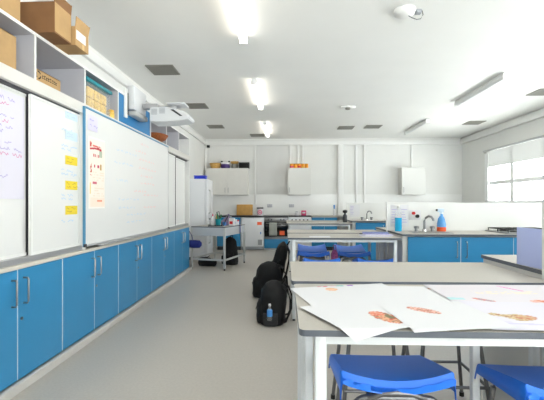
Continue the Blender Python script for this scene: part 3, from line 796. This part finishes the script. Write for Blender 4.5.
# wall cupboards
def wall_unit(x0, x1, label, doors, hinge=0):
    t = thing('wall_cupboard', label, 'wall cupboard', ((x0 + x1) / 2, 10.455, 1.45), 0, 'pale cupboards on the far wall')
    h = (x1 - x0) / 2
    MB().box(-h, h, -.30, 0, 0, .72).build('carcass', M_offwhite, t, smooth=False)
    for k in range(doors):
        a = -h + 2 * h * k / doors + .002; c = -h + 2 * h * (k + 1) / doors - .002
        d = MB().box(a, c, -.32, -.302, .004, .716, 0, .0015, 1).build('door', M_offwhite if doors > 1 else M_greyframe2, t)
        d_handle(d, ((c - .04) if (doors > 1 and k == 0) else (a + .04), -.32), (0, -1), .06, .2)
M_greyframe2 = mat('light_grey_door', (216, 216, 212), .4)
wall_unit(-2.13, -.99, 'pale double wall cupboard with baskets on top, far left', 2)
wall_unit(.08, .69, 'single pale wall cupboard with orange tins on top', 1)
wall_unit(3.08, 3.70, 'single white wall cupboard with nothing on top, beyond the sinks', 1)
# things on top of the wall cupboards (z 2.17)
Zt = 2.17
t = thing('wicker_basket', 'round wicker basket, leftmost on the double wall cupboard', 'basket', (-1.89, 10.28, Zt))
m = MB(); m.lathe([(.11, 0), (.14, .05), (.15, .13), (.14, .13), (.13, .05), (.1, .015), (0, .012)], n=24); m.build('bowl', M_wicker, t)
MB().tube([(.147 * math.cos(a * PI / 12), .147 * math.sin(a * PI / 12), .13) for a in range(24)], .012, closed=True).build('rim', M_wicker, t)
t = thing('purple_pan', 'purple pot with white lid and black handles on the wall cupboard', 'pot', (-1.615, 10.26, Zt))
MB().lathe([(.1, 0), (.12, .02), (.12, .11)], n=24).build('pot', M_purple, t)
MB().lathe([(.122, .11), (.12, .15), (.1, .17), (.02, .175)], n=24).build('lid', M_paper, t)
for s_ in (-1, 1): MB().box(s_ * .1 - .025, s_ * .1 + .025, -.02, .02, .17, .205, 0, .006).build('handle', M_black, t)
t = thing('straw_hat_basket', 'pale straw basket with wide rim on a grey stand, wall cupboard top', 'basket', (-1.37, 10.30, Zt))
MB().lathe([(.09, 0), (.085, .02), (.08, .12)], n=20).build('stand', M_vent, t)
m = MB(); m.lathe([(.06, .12), (.10, .15), (.114, .19), (.106, .19), (.085, .155), (.0, .14)], n=24); m.build('bowl', M_wicker, t)
t = thing('black_tins', 'pile of black baking tins, rightmost on the double wall cupboard', 'baking tins', (-1.10, 10.28, Zt))
for k in range(4):
    m = MB(); m.box(-.14, .13, -.11, .11, k * .04, k * .04 + .028, 0, .008); m.box(-.15, .14, -.12, .12, k * .04 + .028, k * .04 + .036, 0, .003); m.build('tin', M_black, t)
for k in range(5):
    lab = ['leftmost', 'second from left', 'middle', 'second from right', 'rightmost'][k] + ' of the orange tins on the single wall cupboard'
    t = thing('orange_tin', lab, 'tin', (.18 + k * .1, 10.26, Zt), 0, 'orange tins on the wall cupboard')
    MB().lathe([(.046, 0), (.048, .006), (.048, .1), (.046, .105)]).build('tin', M_orangeb, t)
    MB().lathe([(.049, .015), (.049, .06)]).build('label', [M_pink, M_orangeb, M_red, M_mustard, M_orangeb][k], t)
    MB().lathe([(.05, .105), (.05, .118)]).build('lid', M_mustard, t)
# on the far worktops
t = thing('chopping_board', 'large tan chopping board propped on the far dark worktop', 'chopping board', (-1.10, 10.3, .9), 0)
T = Matrix.Rotation(math.radians(-10), 4, 'X')
m = MB(); m.box(-.22, .22, 0, .025, .003, .30, 0, .012, 3, T); m.build('board', M_wood, t)
m = MB(); m.box(-.2, .2, -.001, .0005, .03, .035, 0, 0, 1, T); m.build('groove', M_cardD, t)
t = thing('biscuit_tin', 'white round tin with pink rosette beside the chopping board', 'tin', (-.66, 10.05, .9))
MB().lathe([(.085, 0), (.088, .008), (.088, .18)], n=24).build('tin', M_paper, t)
MB().lathe([(.09, .18), (.09, .215), (.084, .22)], n=24).build('lid', M_darkgrey, t)
m = MB()
for rr, mm in ((.06, 0), (.04, 1), (.022, 0)):
    P = [m.bm.verts.new((rr * math.cos(q * PI / 10), -.0895 - (.06 - rr) * .05, .09 + rr * math.sin(q * PI / 10))) for q in range(20)]
    f_ = m.bm.faces.new(P); f_.material_index = mm
m.build('rosette', [M_pink, M_paper], t, smooth=False)
t = thing('pink_tin', 'pink and white square tin on the white cooker', 'tin', (.5, 10.2, .905))
MB().box(-.065, .065, -.05, .05, 0, .13, 0, .006).build('tin', M_pink, t)
MB().box(-.04, .04, -.0515, -.0505, .05, .085).build('label', M_paper, t, smooth=False)
t = thing('salt_jar', 'white jar beside the pink tin on the cooker', 'jar', (.32, 10.2, .905))
MB().lathe([(.04, 0), (.045, .01), (.045, .07), (.035, .08)]).build('jar', M_paper, t); MB().lathe([(.037, .08), (.037, .1)]).build('lid', M_greymark, t)
t = thing('blue_bottle', 'slim blue bottle on the far grey worktop by the wall column', 'bottle', (1.3, 10.1, .9))
MB().lathe([(.03, 0), (.032, .01), (.032, .15), (.014, .18)]).build('bottle', M_paper, t); MB().lathe([(.016, .18), (.02, .28), (.01, .285)]).build('cap', M_bluemark, t)
for k, (x, lab) in enumerate(((.18, 'white wall socket under the single wall cupboard, above the cooker'), (-.42, 'white wall socket above the oven'))):
    t = thing('wall_socket', lab, 'socket', (x, 10.458, 1.16))
    MB().box(-.07, .07, -.012, 0, -.045, .045, 0, .004).build('plate', M_inner, t)
    m = MB()
    for q in (-.035, .035): m.box(q - .01, q + .01, -.015, -.012, .01, .03)
    m.build('switch', M_paper, t, smooth=False)

# ------------------------------------------------------------------ peninsulas
def peninsula(yn, label_top, labels, panel_label, ndoors_from=1.30):
    X0, X1 = 1.225, 4.66; ym = yn + .6; yf = yn + 1.2
    s_ = thing('sink_screen', panel_label, 'screen', ((X0 + X1) / 2, ym, 0), 0, 'white screens along the peninsulas')
    hx = (X1 - X0) / 2
    MB().box(-hx, hx, -.016, .016, 0.0, 1.23, 0, .003).build('panel', M_screen, s_)
    MB().box(-hx - .012, -hx, -.02, .02, 0, 1.24, 0, .003).build('edge_post', M_white, s_)
    for side in (-1, 1):
        y0, y1 = (yn, ym - .017) if side < 0 else (ym + .017, yf)
        t = thing('peninsula_worktop', label_top[0 if side < 0 else 1], 'worktop', ((X0 + X1) / 2, (y0 + y1) / 2, .88))
        hy = (y1 - y0) / 2
        MB().prism([(-hx, -hy), (hx, -hy), (hx, hy), (-hx, hy)], .0, .02, 0, 1).build('slab', [M_top, M_edge], t, smooth=False)
        xs = X0 + .02
        nu = 3
        wdt = (X1 - .02 - xs) / nu
        for k in range(nu):
            a = xs + k * wdt; b = a + wdt
            c = thing('peninsula_cupboard', labels[0 if side < 0 else 1][k], 'cupboard', ((a + b) / 2, (y0 + y1) / 2, 0), 0, 'blue cupboards under the peninsulas')
            h = wdt / 2
            MB().box(-h + .001, h - .001, -hy + .05 if side < 0 else -hy, hy if side < 0 else hy - .05, .1, .88).build('carcass', M_offwhite, c, smooth=False)
            MB().box(-h + .001, h - .001, -hy + .1, hy - .1, 0, .1).build('plinth', M_darkgrey, c, smooth=False)
            yd = (-hy + .03, -hy + .049) if side < 0 else (hy - .049, hy - .03)
            e0 = .045 if k == 0 else .003
            mid = -h + e0 + (2 * h - e0) / 2
            st = MB(); ya, yb_ = (yd[0] + .001, yd[1] + .002) if side < 0 else (yd[0] - .002, yd[1] - .001)
            st.box(mid - .004, mid + .004, ya, yb_, .104, .868); st.box(h - .006, h - .001, ya, yb_, .104, .868)
            st.build('edge_strip', M_seam, c, smooth=False)
            for q, (p0, p1) in enumerate(((-h + e0, mid - .0045), (mid + .0045, h - .0065))):
                d = MB().box(p0, p1, yd[0], yd[1], .104, .868, 0, .0015, 1).build('door', M_blue, c)
                d_handle(d, ((p1 - .045) if q == 0 else (p0 + .045), yd[0] if side < 0 else yd[1]), (0, -1 if side < 0 else 1), .65, .83, M_chrome)
            if k == 0:
                MB().box(-h - .016, -h, -hy + .02, hy - .02 if side > 0 else hy, 0, .88).build('end_panel', M_offwhite, c, smooth=False)
P_ = ['nearest the tables', 'in the middle of the run', 'next to the window wall']
def labs(what): return [['blue double cupboard %s, %s' % (what, p) for p in P_], ['blue double cupboard on the far side of %s, %s' % (what.replace('under the ', '').replace(' near side', ''), p) for p in P_]]
peninsula(4.0, ['beige worktop with sink tap and gas hob, before the middle screen', 'worktop behind the middle white screen'], labs('under the middle peninsula near side'), 'long white screen behind the tap and spray bottle')
peninsula(6.95, ['far peninsula worktop with a small tap', 'worktop behind the far white screen'], labs('under the far peninsula near side'), 'far white screen with notices, behind the small tap')
peninsula(1.22, ['worktop on the near side of the nearest screen', 'nearest beige worktop carrying the lilac caddy'], labs('under the nearest peninsula near side'), 'nearest white screen at the right picture edge')
# taps
def tap(x, y, z, label):
    t = thing('sink_tap', label, 'tap', (x, y, z))
    MB().lathe([(.03, 0), (.028, .02), (.016, .03)]).build('base', M_chrome, t)
    P = [(0, 0, .02), (.0, 0, .12), (.01, -.01, .155), (.035, -.03, .175), (.06, -.05, .17), (.075, -.06, .145), (.077, -.062, .125)]
    MB().tube(P, .013, n=10).build('spout', M_steel, t)
    for s_ in (-1, 1):
        h = MB(); h.lathe([(.022, 0), (.02, .03), (.03, .035), (.03, .055), (.02, .062)], (s_ * .09, 0, 0), n=12); h.build('valve', M_steel, t)
    return t
tap(1.60, 4.42, .9, 'swan-neck tap on the worktop beside the spray bottle')
tap(1.58, 7.4, .9, 'small distant tap on the far peninsula')
t = thing('inset_sink', 'steel sink bowl set into the worktop below the swan-neck tap', 'sink', (1.60, 4.25, .9))
m = MB(); m.box(-.2, .2, -.14, -.13, 0, .004); m.box(-.2, .2, .10, .12, 0, .004); m.box(-.2, -.19, -.13, .10, 0, .004); m.box(.19, .2, -.13, .10, 0, .004); m.build('rim', M_steel, t, smooth=False)
MB().box(-.19, .19, -.13, .10, 0, .0015).build('bowl', M_vent, t, smooth=False)
t = thing('wall_dial', 'red and black round dials on the white screen above the tap', 'dial', (1.545, 4.583, 1.085))
for (x, z, r, mm) in ((.025, -.015, .021, M_black), (-.02, .02, .018, M_red)):
    MB().cyl((x, 0, z), (x, -.03, z), r, n=18).build('dial', mm, t)
MB().box(-.07, .07, -.004, 0.0, -.06, .06, 0, .001).build('plate', M_paper, t)
t = thing('spray_bottle', 'blue spray bottle with red label, right of the swan-neck tap', 'spray bottle', (1.80, 4.44, .9))
MB().lathe([(.045, 0), (.05, .01), (.05, .05)], n=20).build('label', M_orange, t)
MB().lathe([(.05, .05), (.048, .09), (.035, .15), (.018, .18), (.016, .2)], n=20).build('bottle', M_sprayblue, t)
m = MB(); m.box(-.045, .025, -.014, .014, .22, .262, 0, .006); m.cyl((0, 0, .19), (0, 0, .225), .016); m.box(-.022, -.012, -.008, .008, .165, .22, 0, .003); m.build('trigger', M_paleblue, t)
MB().box(-.062, -.045, -.012, .012, .232, .256, 0, .003).build('nozzle', M_darkgrey, t)
t = thing('soap_bottle', 'tall bottle of bright blue soap before the white screen', 'soap bottle', (1.315, 4.46, .9))
MB().lathe([(.036, 0), (.039, .008), (.039, .155)], n=20).build('soap', M_liqblue, t)
MB().lathe([(.039, .155), (.037, .2), (.015, .235), (.013, .26)], n=20).build('neck', M_clear, t)
m = MB(); m.cyl((0, 0, .26), (0, 0, .29), .014); m.box(-.045, .012, -.01, .01, .288, .302, 0, .004); m.build('pump', M_offwhite, t)
for k, (x, z, y, lab) in enumerate(((1.255, .945, 4.5825, 'white notice on the screen left of the blue soap bottle'), (1.37, .945, 4.5825, 'white notice on the screen right of the blue soap bottle'), (1.27, .96, 7.5325, 'white notice on the far screen left of the small tap'))):
    t = thing('screen_notice', lab, 'notice', (x, y, z))
    MB().box(0, .1 if k < 2 else .2, -.001, 0, 0, .26 if k < 2 else .24).build('sheet', M_paper, t, smooth=False)
    m = MB()
    for q in range(6): m.box(.015, random.uniform(.05, .085), -.0022, -.0012, .05 + q * .03, .056 + q * .03)
    m.build('print', M_penlilac, t, smooth=False)
t = thing('gas_hob', 'gas hob with black wire pan supports on the middle peninsula worktop', 'hob', (2.62, 4.3, .9))
MB().box(-.29, .29, -.22, .22, 0, .012, 0, .004).build('plate', M_steel, t)
for sx in (-.14, .14):
    for sy in (-.1, .1):
        MB().lathe([(.045, .012), (.045, .022), (.025, .026)], (sx, sy, 0), n=16).build('burner', M_black, t)
        m = MB(); a, b, z = .12, .095, .04
        m.tube([(sx - a, sy - b, z), (sx + a, sy - b, z), (sx + a, sy + b, z), (sx - a, sy + b, z)], .006, closed=True, n=6)
        for dx, dy in ((1, 0), (-1, 0), (0, 1), (0, -1)): m.tube([(sx + dx * a, sy + dy * b, z), (sx + dx * .03, sy + dy * .03, z + .002)], .005, n=6)
        for dx in (-1, 1):
            for dy in (-1, 1): m.tube([(sx + dx * a, sy + dy * b, z), (sx + dx * a, sy + dy * b, .012)], .005, n=6)
        m.build('pan_support', M_black, t)
# lilac caddy on the nearest bench
t = thing('lilac_caddy', 'lilac plastic caddy with blue lining near the right picture edge', 'caddy', (1.31, 1.98, .9), .10)
m = MB(); a, b, h = .075, .085, .195
m.box(-a, -a + .006, -b, b, .0, h, 0, .002); m.box(a - .006, a, -b, b, 0, h - .03, 0, .002)
m.box(-a + .006, a - .006, -b, -b + .006, 0, h - .03, 0, .002); m.box(-a + .006, a - .006, b - .006, b, 0, h - .03, 0, .002); m.box(-a + .006, a - .006, -b + .006, b - .006, 0, .006)
m.build('shell', M_lilac, t)
m = MB(); m.tube([(-a + .02, -b - .006, .015), (-a + .03, -b - .011, .1), (-a + .02, -b - .006, .18)], [.012, .02, .01], n=10, ry=.005); m.build('lining', M_bluemark, t)
m = MB(); m.box(-a + .008, a - .008, -b + .008, b - .008, .006, h - .04); m.build('contents', M_lilacp, t, smooth=False)

# ------------------------------------------------------------------ work tables
HT = .865
def table(label, x0, x1, y0, y1, extra=()):
    t = thing('work_table', label, 'table', ((x0 + x1) / 2, (y0 + y1) / 2, 0), 0, 'beige work tables with white frames')
    hx, hy = (x1 - x0) / 2, (y1 - y0) / 2
    m = MB(); m.prism(rounded(-hx, hx, -hy, hy, .02), HT - .018, HT, 0, 1); m.build('tabletop', [M_top, M_edge], t)
    m = MB(); r = .033; e = .046; zt = HT - .018
    m.box(-hx + e + r, hx - e - r, -hy + .02, -hy + .02 + r, zt - .028, zt); m.box(-hx + e + r, hx - e - r, hy - .02 - r, hy - .02, zt - .028, zt)
    m.box(-hx + e, -hx + e + r, -hy + .02 + r, hy - .02 - r, zt - .04, zt); m.box(hx - e - r, hx - e, -hy + .02 + r, hy - .02 - r, zt - .04, zt)
    m.build('frame', M_frame, t, smooth=False)
    for sx in (-1, 1):
        for sy in (-1, 1):
            cx, cy = sx * (hx - e - r / 2), sy * (hy - .02 - r / 2)
            l = MB().box(cx - r / 2, cx + r / 2, cy - r / 2, cy + r / 2, .02, zt, 0, .003).build('leg', M_frame, t)
            MB().cyl((cx, cy, 0), (cx, cy, .02), .014).build('foot', M_rubber, l)
    for cx, cy in extra:
        l = MB().box(cx - r / 2, cx + r / 2, cy - r / 2, cy + r / 2, .02, zt, 0, .003).build('leg', M_frame, t)
    return t
table('nearest beige table with white frame, covered in drawings', .04, 1.2, 1.068, 1.685)
table('bare beige table pushed behind the drawing-covered one', .03, 1.2, 1.74, 2.33, [(.26, -.25)])
table('beige table with lilac papers, stools tucked under its near side', .03, 1.2, 3.93, 4.53)
table('beige table behind the one with lilac papers', .03, 1.2, 4.6, 5.2)
table('distant beige table, nearer of the last pair', .03, 1.2, 6.75, 7.35)
table('farthest beige table before the cooker', .03, 1.2, 7.42, 8.02)

# ------------------------------------------------------------------ stools
def make_stool(label, loc, rz=0.0):
    """origin on the floor below the seat centre, -y is the sitter's back edge (towards the camera)"""
    t = thing('lab_stool', label, 'stool', loc, rz, 'blue lab stools')
    m = MB(); N, Mv = 16, 14; hw = .186; d0 = .16
    def P(i, j):
        # i across with skirts (0..N), j from far edge to near lip
        u = -1 + 2 * i / N; v = j / (Mv - 3)
        vv = min(v, 1.0)
        x = u * hw; y = d0 - 2 * d0 * vv
        z = .648 - .070 * (1 - vv) ** 1.1 - .030 * (1 - abs(u) ** 2.0) * (vv ** 1.4) - .004 * (1 - u * u)
        ex = max(0, v - 1) * (Mv - 3)
        if ex > 0:
            y -= (.004, .007, .009)[int(ex) - 1]; z -= (.008, .022, .038)[int(ex) - 1]
        return x, y, z
    rows = []
    for j in range(Mv + 1):
        row = []
        x, y, z = P(0, j); dk = .036 + .032 * min(1, j / (Mv - 3))
        ins = .0
        row.append(m.bm.verts.new((x - .010, y, z - dk))); row.append(m.bm.verts.new((x - .008, y, z - dk * .5))); row.append(m.bm.verts.new((x - .005, y, z - .006)))
        for i in range(N + 1): row.append(m.bm.verts.new(P(i, j)))
        x, y, z = P(N, j)
        row.append(m.bm.verts.new((x + .005, y, z - .006))); row.append(m.bm.verts.new((x + .008, y, z - dk * .5))); row.append(m.bm.verts.new((x + .010, y, z - dk)))
        rows.append(row)
    # far waterfall edge
    row = [m.bm.verts.new((v.co.x, v.co.y + .012, v.co.z - .03)) for v in rows[0]]
    rows.insert(0, row)
    for a, b in zip(rows, rows[1:]):
        for i in range(len(a) - 1): m.bm.faces.new((a[i], a[i + 1], b[i + 1], b[i]))
    o = m.build('seat', M_stool, t, ang=.9)
    md = o.modifiers.new('thick', 'SOLIDIFY'); md.thickness = .005; md.offset = -1
    def U(y0, y1, xt, xb, zt):
        pts = [(-xb, y1, .012)]
        for a in range(5):
            q = PI - a * PI / 8
            pts.append((-xt + .05 + .05 * math.cos(q), y0, zt - .05 + .05 * math.sin(q)))
        for a in range(5):
            q = PI / 2 - a * PI / 8
            pts.append((xt - .05 + .05 * math.cos(q), y0, zt - .05 + .05 * math.sin(q)))
        pts.append((xb, y1, .012))
        return pts
    def leg(sx, y0, y1, zt):
        xb, xt = .2, .15
        p = [(sx * xb, y1, .012)]
        for a in range(6):
            q = a * PI / 10
            p.append((sx * (xt - .05 + .05 * math.cos(q)), y0, zt - .05 + .05 * math.sin(q)))
        p.append((0, y0, zt))
        lg = MB().tube(p, .011, n=10).build('leg', M_tube, t)
        MB().cyl((sx * xb, y1, 0), (sx * xb, y1, .025), .014, n=10).build('foot', M_rubber, lg)
    for sx in (-1, 1):
        leg(sx, -.15, -.19, .552); leg(sx, .12, .18, .54)
    m = MB()
    z = .22
    fx, fy, by = .183, -.176, .162
    m.tube([(-fx, fy, z), (fx, fy, z)], .009, n=8); m.tube([(-fx, by, z), (fx, by, z)], .009, n=8)
    m.tube([(-fx, fy, z), (-fx, by, z)], .009, n=8); m.tube([(fx, fy, z), (fx, by, z)], .009, n=8)
    m.build('footrest', M_tube, t)
    m = MB(); m.tube([(-.10, -.15, .55), (-.085, -.155, .556), (-.05, -.16, .572), (0, -.162, .576), (.05, -.16, .572), (.085, -.155, .556), (.10, -.15, .55)], .011, n=10)
    m.tube([(-.09, -.15, .552), (-.09, .12, .545)], .009); m.tube([(.09, -.15, .552), (.09, .12, .545)], .009)
    m.build('seat_frame', M_tube, t)
    return t
S0 = make_stool('blue lab stool under the front of the drawing-covered table, nearest the aisle', (.383, 1.47, 0), 0.0)
G = 'blue lab stools'
dup(S0, (.955, 1.385, 0), -.03, 'dark blue lab stool at the lower right picture corner', G)
dup(S0, (.50, 2.2, 0), PI, 'lab stool tucked under the far side of the bare table, nearer the aisle', G)
dup(S0, (.92, 2.26, 0), PI, 'lab stool tucked under the far side of the bare table, nearer the worktop', G)
dup(S0, (.39, 4.19, 0), 0, 'bright blue stool under the lilac-paper table, the one nearer the bags', G)
dup(S0, (.955, 4.19, 0), 0, 'bright blue stool under the lilac-paper table, the one nearer the sinks', G)
dup(S0, (.345, 4.76, 0), 0, 'blue stool deep in shade behind the bright stool nearer the bags', G)
dup(S0, (.835, 4.76, 0), 0, 'blue stool deep in shade behind the bright stool nearer the sinks', G)
dup(S0, (.375, 5.26, 0), PI, 'dark blue stool at the far side of the second table pair, bag side', G)
dup(S0, (.89, 5.26, 0), PI, 'dark blue stool at the far side of the second table pair, sink side', G)
t = thing('pink_bag', 'pink patterned pouch resting on a shaded blue stool under the table', 'pouch', (.59, 4.56, .0))
m = MB(); m.supers([(.0, 0, 0, .035, .035), (.3, 0, 0, .038, .038), (.52, 0, 0, .041, .04), (.62, 0, 0, .041, .038), (.665, 0, 0, .02, .02)], 2.3, 20); m.build('body', M_pinkfab, t)
MB().tube([(-.02, 0, .66), (-.015, 0, .72), (.015, 0, .72), (.02, 0, .66)], .005).build('handle', M_pinkfab, t)
t['label'] = 'pink patterned drawstring bag standing between the tucked blue stools'; t['category'] = 'bag'

# ------------------------------------------------------------------ papers
def table_paper(label, corner, ang, w_, h_, layer, marks, tint=(222, 222, 226), group='drawings spread on the near table'):
    ca, sa = math.cos(ang), math.sin(ang)
    def world(u, v): return corner[0] + u * ca - v * sa, corner[1] + u * sa + v * ca
    def place(u, v):
        x, y = world(u, v)
        z = HT + .0010 + layer * .0011 + .0005 * (1 + math.sin(x * 17 + layer) * math.cos(y * 13 + layer * 2))
        if y < 1.068: z -= (1.068 - y) * .22
        return (x, y, z)
    def paint(u, v):
        x, y = world(u, v); c = tint
        for k, (kind, cx, cy, rx, ry, a, cols) in enumerate(marks):
            dx, dy = x - cx, y - cy
            p, q = dx * math.cos(a) + dy * math.sin(a), -dx * math.sin(a) + dy * math.cos(a)
            if kind == 'e' or kind == 'f':
                r = (p / rx) ** 2 + (q / ry) ** 2
                if kind == 'f': r = (p / rx) ** 2 + (q / (ry * (1.05 + .5 * math.sin(p * 60)))) ** 2
                if r < 1:
                    n_ = noise.noise(Vector((x * 55, y * 90, k * 3.1))) * .5 + .5
                    cc = cols[0] if n_ < .42 else (cols[min(1, len(cols) - 1)] if n_ < .62 else cols[-1])
                    if r > .8: cc = mixc(cc, cols[0], .6)
                    c = mixc(c, cc, .85)
            elif kind == 't' and abs(p) < rx and abs(q) < ry:
                if hsh(int((p + 2) / .012), k + int((q + 1) / .014)) > .38: c = mixc(c, cols[int(hsh(int((p + 2) / .05), k) * len(cols)) % len(cols)], .8)
            elif kind == 'l' and abs(p) < rx and abs(q) < ry: c = mixc(c, cols[0], .55)
        return c
    o = drawn_sheet('drawing', w_, h_, int(w_ / .0055), int(h_ / .0055), paint, place)
    tag(o, label, 'drawing', group)
    return o
sal, pinkc, brn, tan = (222, 120, 92), (232, 176, 158), (168, 110, 84), (206, 176, 138)
def PX(px, py):
    th = math.radians(1.96); zc = 380 * .352 / (py - 203.5); xc = (px - 272) * zc / 380
    return (xc * math.cos(th) - zc * math.sin(th), xc * math.sin(th) + zc * math.cos(th))
def mk(kind, px, py, wpx, hpx, a, cols):
    x, y = PX(px, py); zc = 380 * .352 / (py - 203.5)
    rx = wpx / 2 * zc / 380; ry = hpx / 2 * zc / (py - 203.5)
    return (kind, x, y, rx, ry, a, cols)
def mk2(kind, x1, y1, x2, y2, th, cols):
    a, b = Vector(PX(x1, y1)), Vector(PX(x2, y2)); d = b - a; c = (a + b) / 2
    return (kind, c.x, c.y, d.length / 2, th, math.atan2(d.y, d.x), cols)
def rect_mid(cx, cy, w_, h_, a):   # corner from centre
    return (cx - w_ / 2 * math.cos(a) + h_ / 2 * math.sin(a), cy - w_ / 2 * math.sin(a) - h_ / 2 * math.cos(a))
a = math.radians(8)
table_paper('white drawing at the far middle of the near table, small brown sketch', rect_mid(.60, 1.49, .42, .297, -.05), -.05, .42, .297, 0,
            [mk2('e', 428, 288.6, 450, 286.6, .022, [brn, tan, pinkc])])
A_ang = math.atan2(.11, .42)
# A : corner at lower left of local frame
ca, sa = math.cos(A_ang), math.sin(A_ang)
cA = (.02 + .50 * sa, 1.587 - .50 * ca)
table_paper('white sheet with coloured title letters at the aisle end of the near table', cA, A_ang, .42, .50, 1,
            [mk('t', 322, 286, 10, 1.6, 0, [(214, 70, 100)]), mk('t', 336, 285.4, 14, 1.5, 0, [(120, 190, 190), (236, 150, 170)]), mk('t', 349, 285, 7, 1.8, 0, [(150, 90, 190)]),
             mk('e', 331.5, 289.3, 12, 3, .25, [(230, 168, 120), (236, 186, 150)])])
table_paper('drawing with red and yellow food sketches at the window end, far side', rect_mid(.90, 1.478, .60, .38, .02), .02, .60, .38, 3,
            [mk('l', 453, 299, 22, 2, -.05, [(140, 216, 222)]), mk('e', 478.5, 282.4, 4, 3.5, 0, [(236, 110, 60)]), mk('e', 510, 289, 3, 7, .5, [(226, 110, 190)]),
             mk2('e', 472, 298.5, 496, 302.2, .014, [(220, 120, 110), (170, 140, 150)]), mk2('e', 471, 303.2, 486, 304.5, .02, [(206, 60, 60), (226, 110, 96)]), mk('t', 505, 293, 60, 3, 0, [(232, 222, 206)]),
             mk2('f', 503, 303, 534, 307, .03, [(160, 146, 50), (216, 196, 80), (190, 110, 60)]), mk('e', 540, 302, 18, 3, 0, [sal, pinkc]), mk('l', 492, 304.6, 14, 1.5, 0, [(214, 206, 90)]), mk('t', 515, 310, 70, 1.5, -.1, [(206, 200, 222)])], (220, 215, 222))
cC = (.352, 1.047); C_ang = .12
table_paper('drawing with a pink fish at the front middle of the near table', cC, C_ang, .30, .29, 6,
            [mk2('e', 407, 308.5, 442, 315, .022, [(196, 110, 92), pinkc, brn]), mk('l', 380, 300, 60, 1.2, 0, [(214, 214, 222)])])
table_paper('drawing with a tan fish at the front right of the near table', (.575, 1.073), -.035, .62, .31, 4,
            [mk2('f', 488, 314.5, 536, 320.5, .026, [(180, 146, 96), (214, 190, 140), (160, 100, 70)]), mk2('e', 518, 316, 535, 321, .03, [(196, 104, 76), tan]), mk('l', 470, 321.5, 80, 1.6, -.1, [(206, 200, 236)]), mk('l', 525, 325, 50, 1.4, -.1, [(190, 186, 230)])], (220, 217, 228))  # lilac lines paint the shadow along the sheet's fold
B_ang = math.atan2(.183, .378); ca, sa = math.cos(B_ang), math.sin(B_ang)
table_paper('drawing with a salmon-coloured wrap overhanging the front table edge', (.184, 1.003), B_ang, .42, .31, 5,
            [mk2('e', 371, 312.5, 402, 324.5, .034, [(206, 84, 60), (226, 160, 120), (140, 100, 70)]), mk2('e', 370, 313, 384, 316, .02, [pinkc, sal]), mk2('e', 386, 316, 394, 320, .012, [(110, 110, 80)])])
# papers on the second table
t = thing('paper_stack', 'pile of lilac papers on the second table by the sinks', 'papers', (.97, 4.17, HT), .05)
for k in range(4):
    MB().box(-.15 + .01 * k, .15 + .006 * k, -.12, .1, k * .006, k * .006 + .005).build('sheet', M_lilacp if k % 2 else M_paper, t, smooth=False)
MB().box(-.162, -.13, -.02, .02, .0245, .034, 0, .003).build('clip', M_black, t)
t = thing('blue_folder', 'thin blue folder lying on the pile of lilac papers', 'folder', (1.0, 4.25, HT + .0245), -.18)
MB().box(-.14, .14, -.1, .1, .001, .004, 0, .001).build('back_cover', M_royal, t); MB().box(-.138, .138, -.098, .095, .004, .007).build('sheet', M_paper, t, smooth=False); MB().box(-.14, .14, -.1, .1, .0072, .0095, 0, .001).build('cover', mat('slate_blue_card', (110, 128, 190), .5), t)
o = MB().box(-.11, .11, -.08, .08, 0, .002).build('loose_sheet', M_paper, loc=(.37, 4.07, HT), smooth=False); tag(o, 'single white sheet near the aisle end of the second table', 'paper')
t = thing('pump_bottle', 'black pump bottle on the distant table by the far sink', 'bottle', (1.13, 7.2, HT))
MB().lathe([(.035, 0), (.04, .01), (.04, .13), (.02, .16), (.014, .17)]).build('bottle', M_darkgrey, t)
m = MB(); m.lathe([(.02, .17), (.045, .19), (.045, .22), (.02, .235)]); m.build('pump', M_black, t)

# ------------------------------------------------------------------ light
wd = bpy.data.worlds.new('sky'); SC.world = wd; wd.use_nodes = True
nt = wd.node_tree; bg = nt.nodes['Background']; bg.inputs[0].default_value = (.985, .99, 1.0, 1)
# bright overcast sky; unseen half below the horizon made brighter to lift the ceiling
tc = nt.nodes.new('ShaderNodeTexCoord'); sp = nt.nodes.new('ShaderNodeSeparateXYZ'); mr = nt.nodes.new('ShaderNodeMapRange')
mr.inputs['From Min'].default_value = -.15; mr.inputs['From Max'].default_value = .1
mr.inputs['To Min'].default_value = 9.0; mr.inputs['To Max'].default_value = 4.5
nt.links.new(tc.outputs['Generated'], sp.inputs[0]); nt.links.new(sp.outputs['Z'], mr.inputs['Value']); nt.links.new(mr.outputs[0], bg.inputs[1])
def portal(loc, rot, sx, sy):
    l = bpy.data.lights.new('window_portal', 'AREA'); l.shape = 'RECTANGLE'; l.size = sx; l.size_y = sy; l.cycles.is_portal = True
    o = bpy.data.objects.new('window_portal', l); COL.objects.link(o); o.location = loc; o.rotation_euler = rot
for y0, y1 in WIN: portal((XR + .2, (y0 + y1) / 2, (Z0 + Z1) / 2), (0, PI / 2, 0), Z1 - Z0, y1 - y0)
portal((2.55, YB - .2, 1.75), (PI / 2, 0, 0), 3.5, 1.7)

# ------------------------------------------------------------------ camera
cam = bpy.data.cameras.new('camera'); co = bpy.data.objects.new('camera', cam); COL.objects.link(co)
co.location = (0, 0, 1.22); co.rotation_euler = (PI / 2, 0, math.radians(1.96))
cam.sensor_width = 36.0; cam.lens = 380 / 544 * 36.0; cam.shift_y = 3.5 / 544; cam.clip_start = .05
SC.camera = co
vs = SC.view_settings
vs.view_transform = 'Standard'; vs.look = 'None'; vs.gamma = 1.0; vs.use_curve_mapping = False
vs.exposure = 1.38
SC.cycles.max_bounces = 10; SC.cycles.diffuse_bounces = 6; SC.cycles.transparent_max_bounces = 12
SC.cycles.use_denoising = True; SC.cycles.sample_clamp_indirect = 6.0
